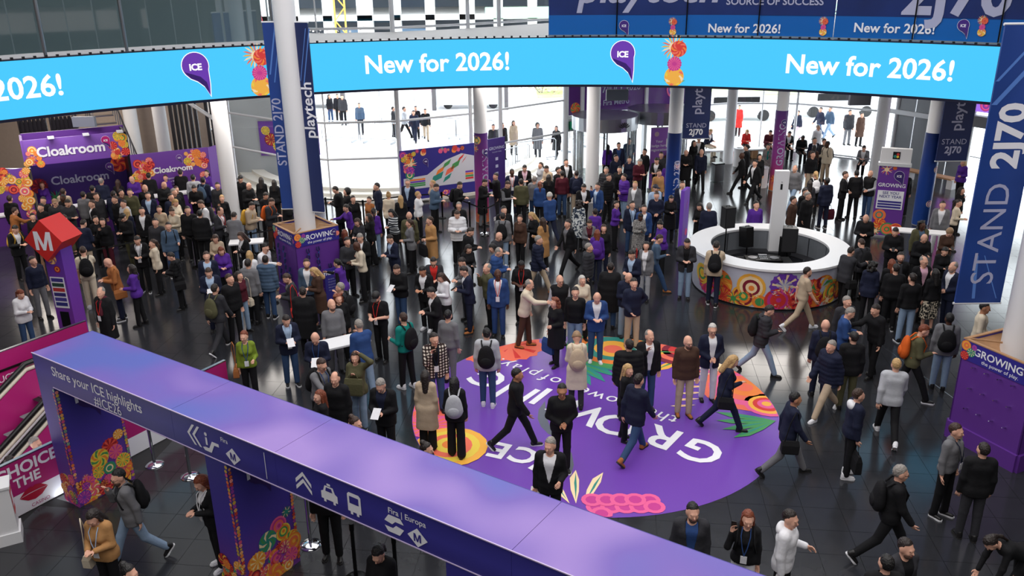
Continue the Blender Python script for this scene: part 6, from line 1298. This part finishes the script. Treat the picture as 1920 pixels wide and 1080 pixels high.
ROWS = '''
814 625 15 H m s/d O/pl/k t/de lan ph
797 694 170 A f l/d L/be w/k
852 706 175 C f l/k C/k w/k bp:lg
912 615 180 A m s/k H/lg t/de bp:k sw
971 691 85 W m s/k C/k t/k sn md
1054 721 5 F m s/k C/k t/k sn gl md
1031 822 -10 C m s/g J/k/w t/k pa
1081 622 175 P f N/t L/cr t/dg bp:be
1180 636 175 A h s/d P/k t/k
1219 620 10 H m f/g O/k/w t/de
1180 684 60 Q f l/y C/k t/k
1199 701 130 W m s/d J/n/lb t/de sb
1291 630 0 A m b/d C/br t/be sb sg beard
1337 608 5 F m s/w O/n/w t/w gl
1381 668 85 X f l/y J/n/n t/n bag:k
1494 736 80 W m s/k J/n/w t/g md bag:k
1612 729 85 A m s/b C/n t/k sw hood:w tote:k
1682 672 165 W m s/y C/lg t/k sw
1796 795 40 A m s/b S/g t/k sc:g sn lan
1846 830 170 A m s/d C/k t/dg
1693 873 75 W m s/g C/k t/k bp:k gl sn
1484 958 60 C m s/d C/w t/k hood:w pa
1702 1012 20 A m s/d O/dg/k t/k beard
1664 1040 180 A m s/k C/k t/k
1847 1012 280 B f p/d S/k t/k
1300 945 -5 A m s/k O/dg/b t/n beard
1405 960 -20 E f l/r S/k t/w bp:k ph lan:b
1449 574 80 X m s/d P/dg t/ld bp:k ph
1516 501 85 W m s/d T/be t/be sw beard
1590 556 10 A m s/g C/dg t/k
1601 579 70 P m s/g J/b/w t/n
1640 572 290 R m s/d C/k t/k
1549 599 165 A m b/d C/n t/n bp:k
1602 622 170 A m K/k C/k t/ol
1559 639 290 W m s/g P/n t/be sw
1740 611 80 X m s/r C/ol t/k bp:o beard sn
1782 587 155 A m s/k C/g t/ld bp:k dk
1850 567 60 F m s/k S/cr t/de md
1650 489 150 A f c/k J/n/n t/k
1665 488 180 A f l/r C/k t/k
1677 492 175 A h s/d S/k t/k sn
1689 474 -20 A m s/d L/k t/k sc:dg beard
1734 481 5 A m f/g J/k/pk t/k gl
1775 466 0 P f s/k C/k t/k ph
1782 492 -70 F m f/g J/n/w t/n beard
1712 512 175 A m s/d S/k t/ld sn
1760 503 185 A f l/k S/k s/fl
1592 461 120 R m s/d J/dg/w t/k bag:k
1613 448 200 P m s/b C/dg t/k bp:k
1624 404 -30 P m b/d L/k t/k
1680 429 -20 P m s/k C/k t/k ph
1730 414 5 A m c/k O/ol/bg t/k dk
1736 441 -5 P m b/d C/k t/k ph
1784 430 5 P f N/t C/br t/k ph
1769 377 -25 A m s/d J/g/w t/w
1800 374 60 Q f p/d S/cr t/k
1805 351 30 H f l/d C/k t/k
1807 299 -60 C f l/y C/p t/k
1702 321 -10 A f p/y C/k w/k
1592 321 60 F m s/b J/k/w t/k
1609 319 180 C m s/k J/k/k t/k
1626 320 -50 F m b/d V/k/lg t/de sn beard
1620 274 -30 S m s/d J/g/w t/k
1551 333 190 A m s/k J/n/w t/n dk sn tote:ma
1530 321 175 A f p/y T/k t/k bp:w
1519 338 170 A f l/d C/dg t/k
1511 353 30 A m s/d C/k t/k
1516 360 40 A h s/g L/k t/k
1489 368 60 A m s/d C/br t/dg
1491 310 -50 W m f/g C/g t/ld
1525 284 5 A m s/d S/k t/be
1551 265 -60 Q m s/k C/cr t/be bp:k dk sw
1541 259 20 A m s/d C/dg t/k
1534 259 0 A m s/k J/n/w t/k
1527 272 170 A f l/d C/br t/k
1391 286 -110 W m b/d J/k/w t/k dk
1400 271 -120 A m s/k C/k t/k
1416 300 -60 W m s/k J/k/w t/k
1425 289 0 A f l/d C/k t/k
1441 270 -30 A f p/d L/tw t/dg sc:te sw
1402 244 0 S f l/y C/r t/k
1446 245 5 S m s/d C/ma t/k
1482 247 10 S m s/d J/k/w t/k
1507 255 0 S m s/k C/k t/k dk
1335 243 40 S m s/y J/n/w t/cr
1316 280 0 W m f/g J/n/n t/k
1287 282 -10 P m b/d L/k t/k
1302 263 20 A f l/d L/k t/k
1311 255 -10 A m s/d J/k/w t/k
1280 340 -10 A m s/b J/n/w t/n
1259 368 0 P f l/d L/k t/k
1232 360 0 F m s/b S/n t/n
1236 318 20 A m s/b S/ca t/de
1252 304 175 A f l/d C/p t/k
1254 281 -20 A f l/r C/br t/k
1240 285 -30 A m s/d C/dg t/k
1230 297 -30 P m s/d J/k/w t/k
1257 266 20 A m s/d C/br t/k
1202 299 20 P m s/g S/ma t/dg
1209 279 -60 A m s/k C/k t/k
1180 259 0 C m s/d C/bg t/de bp:n
1180 294 -20 A f u/d C/n t/n
1159 267 0 A m s/d J/n/b t/n
1156 290 30 A m s/d C/n t/n
1141 271 175 A f l/d C/p t/k
1137 313 -10 A m s/g P/dg t/dg
1142 326 60 C m s/d P/k t/k
1162 312 -30 A m s/k C/k t/k
1170 326 -60 C m s/d P/p t/ld
1191 340 -40 A m s/y J/g/w t/g
1230 346 30 A m K/n C/lb t/de beard
1120 343 -60 E m s/d J/b/lb t/n ph
1096 347 10 P m s/k J/k/w t/k
1086 375 160 A f c/d L/cm t/k
1157 377 60 Q f p/d S/p w/k
1116 391 175 A f s/d C/p t/k
1186 377 5 A m s/k J/n/lb t/de lan
1206 386 -20 A m s/d J/b/w t/n
1205 400 20 P f s/k L/tw t/g dk ph
1235 416 -60 P f u/k C/p t/k
1241 441 80 X m s/b S/bg t/de sb
1289 450 -10 P m s/d O/dg/k t/ld beard
1310 382 -40 P f l/k L/k t/k
1330 380 175 A m s/g C/n t/n
1419 377 5 A m s/k S/p t/k
1347 451 165 R m s/d C/be t/n bp:k sn
1212 453 -30 A f l/k O/g/w t/lg bag:r
1182 471 -40 P m s/d J/n/lb t/n
1145 492 170 A h s/d L/k t/de
1105 456 70 A m s/g P/dg t/dg
1120 430 175 A f l/r C/p t/n bp:p
1132 421 -20 A f l/b C/k t/n
1106 414 0 P f s/b J/g/ma t/k bag:br
1064 412 -60 W m s/d J/k/g t/k
1011 442 70 W m s/g P/n t/be sb
1017 408 -140 C f l/b L/ca t/k sw
1030 361 -150 W m N/w C/b t/n
982 401 -70 P f l/y L/k w/k
972 401 -30 A f s/b C/br t/k
956 398 175 A m s/d H/g t/ld bp:k sw
945 388 10 A m s/d C/k t/k
939 437 60 P m b/d V/dg/g t/k
940 466 70 P m f/g P/b t/n
919 459 -60 P f l/k C/g t/k ph
886 428 70 P m s/d H/k t/k
881 461 40 P f l/d C/k t/k ph
906 496 -70 H m f/g C/ol t/k
932 504 0 A m b/k J/b/w t/b dk lan:r
977 492 -10 P m s/k T/k t/k dk lan:r
996 525 75 R m f/g C/cr t/br sb
1050 516 0 A m b/d V/k/lg t/n gl
1092 517 10 A f l/w L/cr t/k
1087 540 -20 A m s/d S/k t/ld
1112 550 0 P m b/d J/b/w t/de sw
1040 558 -50 C f c/r L/k t/k tote:b
1181 514 10 P m b/d C/n t/ld
1189 522 10 O m s/d C/n t/be sn
872 500 -70 P m s/d J/n/w t/n ph sb
862 485 -50 P m s/d C/g t/dg
857 397 0 P m s/b P/w t/k
860 379 -10 A m s/g C/k t/k bp:k gl
865 342 75 P m s/d C/k t/k bp:k
821 346 70 P m s/d H/bg t/k
810 338 -60 A f p/y C/be t/k
784 359 80 A f s/y C/w t/k
764 336 -20 A m s/g J/n/lb t/n gl
750 366 180 A f l/y C/k t/k
729 360 160 A f u/y C/cr t/k
705 343 -80 E m s/d C/n t/k ph
689 369 -30 A f s/b C/ta t/k
664 367 20 A f s/d C/k t/k
647 352 -60 A m X/k C/k t/k
627 351 -100 P m s/d L/k t/k
646 384 -50 R f p/d S/p t/k
699 391 175 A f p/d S/p t/ld
687 401 -50 Q f l/d C/k w/k
670 410 -30 P f l/b S/dg t/k
645 430 180 A f l/r C/k t/k
669 441 -20 P m s/g O/k/w t/k
642 444 50 F m s/d C/dg t/k
664 455 -70 P m b/d S/cr t/k dk
730 394 -40 P f l/k S/st t/k
767 399 170 A m b/d C/ol t/k
766 409 -70 C f p/b J/g/g t/k
805 406 -60 C m s/b L/ca t/k tote:k
727 442 -50 P m s/d J/n/lb t/n
740 499 -30 P m s/b H/k t/de pa
812 485 0 P m s/d J/dg/r t/k gl
790 502 -20 P m s/k J/k/w t/k sw md
803 541 -60 P m s/k J/k/w t/k
822 514 -50 P f l/b C/w s/k bag:n
629 486 -110 R f p/k V/p/k t/k
577 487 0 A m s/b J/bg/w t/dg beard
580 502 -70 P f l/y L/br t/k
636 530 -110 H m s/g C/dg t/k bp:k
634 551 10 A f c/r C/k t/k
702 550 -20 P m K/k T/k t/k lan:r beard
532 515 -70 P m s/b J/dg/g t/k bag:r beard
567 538 175 A h s/d L/k t/k
621 561 20 A m b/d S/g t/g beard
456 621 10 C f s/r S/gr t/k lan:b bag:ta
537 594 20 P m s/d J/n/lb t/de lan:lb pa sn
589 627 5 P m b/d S/n t/n lan:b pa
670 599 -140 R m s/g C/b t/ld
755 586 -130 C m s/b S/te t/k bp:k sw
840 581 150 A m s/k S/g t/g
605 674 50 R m s/b S/g t/k bp:k gl lan:b
627 698 -10 A m f/d L/k t/k
597 732 -60 A f l/r C/k t/k
665 660 -10 U f l/b C/ol t/ld tote:ol sn
710 715 -10 P m s/g J/k/n t/k beard pa
666 782 60 A f u/b C/k t/k
800 830 70 A f u/d C/k t/k
606 862 10 A m s/k C/k t/k
216 882 -60 Y m s/k O/g/dg t/ld bp:k gl beard sn
166 964 -10 P f l/d C/ca t/k lan:lb bag:cr
367 897 -50 P f l/r J/k/w t/k sw lan:w
240 1060 60 A f u/k C/k t/k
704 1032 -20 P f p/k C/k t/k ph
493 480 180 A m s/d P/bg t/de sn
499 457 70 R m s/k J/w/w t/k gl
468 484 175 A m s/d J/g/g t/k
467 470 175 A f l/y C/w t/k
447 437 -50 P f l/b J/k/w t/k lan:w
447 509 60 A f l/d S/ma t/ld bag:cr
427 515 60 A m s/b C/k t/k
405 531 165 W m s/d C/dg t/dg bp:ol sn
390 505 10 P m s/b J/n/lb t/n pa
386 472 10 A m s/b J/n/lb t/n
414 465 20 P f l/r C/p t/k
402 442 10 P f l/b S/be t/k
475 380 80 P m s/d H/be t/ld bp:y
512 373 80 P m s/b C/dg t/br bp:o
538 375 70 A f s/b C/k t/k
500 362 60 P f s/d C/k t/k
521 339 175 A f l/d C/k t/k
489 332 175 A f l/d C/k t/k
471 344 60 P m b/d C/k t/k
450 329 -40 A m K/k L/k t/k
439 396 175 P m s/d J/g/g t/dg
405 391 70 P m f/d J/dg/w t/dg lan:r
415 366 -10 H f s/y C/k t/k
407 342 10 A m s/d C/dg t/k
372 377 -60 P m s/b S/w t/k bp:dg
359 390 10 A m s/d C/k t/k
365 397 175 A h s/k J/k/w t/k
362 349 0 P m s/d C/k t/k beard
361 327 175 A m s/k H/lg t/k
380 332 175 A m s/k C/n t/k bp:bg
390 322 -40 A f p/d S/p t/k
330 349 30 A f s/b C/k t/k
331 375 60 P f p/y L/cr t/k
325 354 60 A m s/g C/k t/k
320 362 50 A m s/d C/n t/n
330 324 180 A m s/d C/k t/k
322 327 0 A f s/b S/p t/k
309 342 60 P m b/d C/k t/k
299 389 0 A f p/b C/be t/k
311 396 -20 P f u/b S/cr t/k
295 410 0 A m s/d C/dg t/k
309 416 30 C m s/d C/bg t/de bp:k sn
274 387 10 A m s/d J/k/w t/k
276 360 10 A m s/d J/n/lb t/n
275 327 180 A m s/d C/k t/k
271 346 40 A m b/d C/k t/k
242 354 0 A m s/d C/ol t/k
242 391 170 A f l/y C/n t/k bag:k
226 355 60 A f s/d C/br t/k
226 402 -20 P m K/k C/k t/ol
230 375 -40 A m s/d H/lg t/k
236 326 0 P m b/d S/p t/k
214 367 -50 A m s/b C/k t/k
217 341 175 A f l/b C/k t/k
206 336 175 A m f/g J/n/w t/n
200 359 175 A h s/d J/n/w t/n
191 360 50 A m s/b C/dg t/k
171 345 175 A m s/k L/k t/k
171 375 -50 A m s/b J/k/w t/k
155 359 170 A m s/d C/g t/dg bag:k
125 375 60 P m s/d L/dg t/dg
116 349 175 A m s/b C/be t/k
115 365 -20 A m s/k C/k t/k dk
100 372 20 A m K/t C/dg t/k
85 370 -10 A m s/d C/k t/k
75 382 -30 A m s/d C/k t/k
70 342 0 A f l/r S/p t/k
29 389 140 R f s/b C/ta t/k
17 366 175 A m s/b J/k/w t/k
190 409 0 H f l/d C/k t/ma
179 405 40 A f s/d C/k t/k
152 412 165 P m s/d C/n t/be
120 416 40 A m s/g C/ol t/g
122 404 60 P f l/b C/br t/k
60 400 20 A f s/k C/k t/k
30 424 60 P m s/k J/k/w t/k bp:y
60 481 60 A m s/d S/n t/g
154 462 -150 R m s/b T/cr t/cr bp:k sw
196 486 -60 P m b/d C/ta t/n bag:ta sn
244 496 -80 C f l/d H/p t/k
255 445 5 P m s/d J/k/w t/k lan:k sn
285 449 -60 A f p/b C/cr t/k bag:k
315 475 -70 P f s/d P/k t/k bag:k
187 539 -20 A m f/g L/k t/n lan:r sc:ma
40 545 60 P f p/r C/w t/de
924 325 -70 H m s/d C/k t/dg sw
912 337 70 P m s/k L/k t/g
960 317 0 A m s/k J/n/w t/n dk lan:r
991 312 5 P m s/k J/k/pk t/k lan:w
1017 305 -60 A f p/b C/lg t/k
1022 312 -50 P m s/d C/be t/k
1054 299 10 A m s/d J/k/w t/k
1049 314 60 A m s/d C/k t/k
1057 319 180 A m s/d S/ma t/de
1075 320 180 A m s/d S/n t/be bp:n
955 341 60 P m s/b V/k/g t/k
977 335 175 A m s/d C/ol t/k
1002 330 165 A m s/g S/g t/de
1012 340 175 A f p/r C/b t/k
1030 327 170 A f l/d C/k t/de
'''
for ln in ROWS.strip().splitlines():
    t = ln.split(); person(int(t[0]), int(t[1]), float(t[2]), *t[3:])
tb = next(q for o in PEOPLE for q in CARRY.get(o.name, []) if q.name.startswith('tote') and 'navy jacket' in q['label'])
lettering('SA', .09, Matrix.Translation((-.12, -.065, -.16)), mat('bag_orange', (236, 160, 40), .6), tb, .02); lettering('GAMING', .075, Matrix.Translation((.04, -.065, -.16)), m_wlet, tb, .01)
# riders on the escalator, people out on the plaza
person(65, 822, 70, 'A', 'm', 's/g', 'J/k/w', 't/k', z0=-1.05)
person(17, 841, 110, 'A', 'f', 's/d', 'S/p', 't/k', z0=-1.25)
for r in ((737, 200, 90, 'A', 'f', 's/d', 'C/dg', 't/k'), (758, 200, 90, 'W', 'm', 's/d', 'C/lg', 't/k'), (775, 207, 0, 'W', 'm', 's/k', 'C/n', 't/n'), (779, 199, 0, 'A', 'm', 's/d', 'C/k', 't/k'), (797, 204, 0, 'W', 'm', 's/d', 'C/k', 't/be'), (925, 233, 0, 'A', 'm', 's/d', 'C/dg', 't/k'), (942, 230, 30, 'A', 'm', 's/d', 'C/k', 't/k'), (963, 226, 20, 'A', 'f', 'l/d', 'L/be', 't/k'), (1043, 236, -20, 'W', 'f', 'l/d', 'L/k', 't/k'), (1008, 230, 0, 'A', 'm', 'X/k', 'L/g', 't/dg'),
          (632, 176, 20, 'A', 'm', 's/d', 'C/k', 't/k'), (641, 178, 0, 'A', 'm', 's/d', 'C/dg', 't/k'), (673, 193, 0, 'A', 'm', 's/d', 'C/bg', 't/k'), (617, 177, 40, 'A', 'f', 'l/d', 'C/k', 't/de'), (1387, 197, -30, 'A', 'f', 's/d', 'L/r', 't/k'), (1497, 207, -50, 'W', 'f', 's/d', 'C/n', 't/pk', 'bag:n'), (1539, 201, -70, 'W', 'm', 's/d', 'C/n', 't/de'), (1557, 200, -70, 'W', 'm', 's/d', 'C/bg', 't/ld'), (1535, 234, 20, 'A', 'm', 's/g', 'C/w', 't/lg'), (1595, 206, 10, 'A', 'm', 's/d', 'P/dg', 't/g'), (1617, 211, 10, 'A', 'f', 's/d', 'L/br', 't/k')):
    person(*r, z0=-.06)
# ease apart people who stand shoulder to shoulder, and clear of fixed things
OBST = [(RCn.x, RCn.y, 2.28), (P1.x, P1.y, .95), (9.38, 14.17, 1.0)] + [(c.location.x, c.location.y, .36 if c.name.startswith('column') else .26) for c in bpy.data.objects if c.parent is None and c.name.split('.')[0] in ('column', 'litter_bin', 'steel_bin')]
CFi = CF.inverted()
pos = [o.location.copy() for o in PEOPLE]; RIDERS = {i for i, p in enumerate(pos) if p.z < -.5}
free = [i for i, p in enumerate(pos) if abs(p.z) < .07 and (p - RCn).length > 1.5]
def desk(p):
    q = CFi @ p
    if not (-4.1 < q.x < wS + 3.0 and -1.5 < q.y < 1.3): return p
    under = .2 < q.x < wS - .1
    if q.y < -.95: q.y = min(q.y, -1.42)
    elif under: q.y = max(q.y, -.4); q.x = min(max(q.x, .35), wS - .4)
    else: q.y = -.36
    return CF @ q
for it in range(24):
    for n_, i in enumerate(free):
        for j in free[n_ + 1:]:
            d = pos[j] - pos[i]; d.z = 0; L = d.length
            if 1e-4 < L < .53: q = d / L * (.53 - L) * .5; pos[j] = pos[j] + q; pos[i] = pos[i] - q
        for x, y, r in OBST:
            d = Vector((pos[i].x - x, pos[i].y - y, 0)); L = d.length
            if 1e-4 < L < r + .22: pos[i] = pos[i] + d / L * (r + .22 - L)
        for a, b in BELTS:
            e = b - a; p = pos[i].xy; t = min(1, max(0, (p - a).dot(e) / e.length_squared)); d = p - (a + e * t); L = d.length
            if 1e-4 < L < .3: d = d / L * (.3 - L); pos[i] = pos[i] + Vector((d.x, d.y, 0))
        pos[i] = desk(pos[i])
for i, (e, s_) in zip(sorted(RIDERS), ((.24, 1.08), (-.1, 1.42))):
    pos[i] = EO + E_ * e + S_ * s_; pos[i].z = (e - 1.8) * .577 - .22
for o, p in zip(PEOPLE, pos):
    d = p - o.location; o.location = p
    for q in CARRY.get(o.name, []): q.location = q.location + d
bpy.data.scenes.remove(TMP)
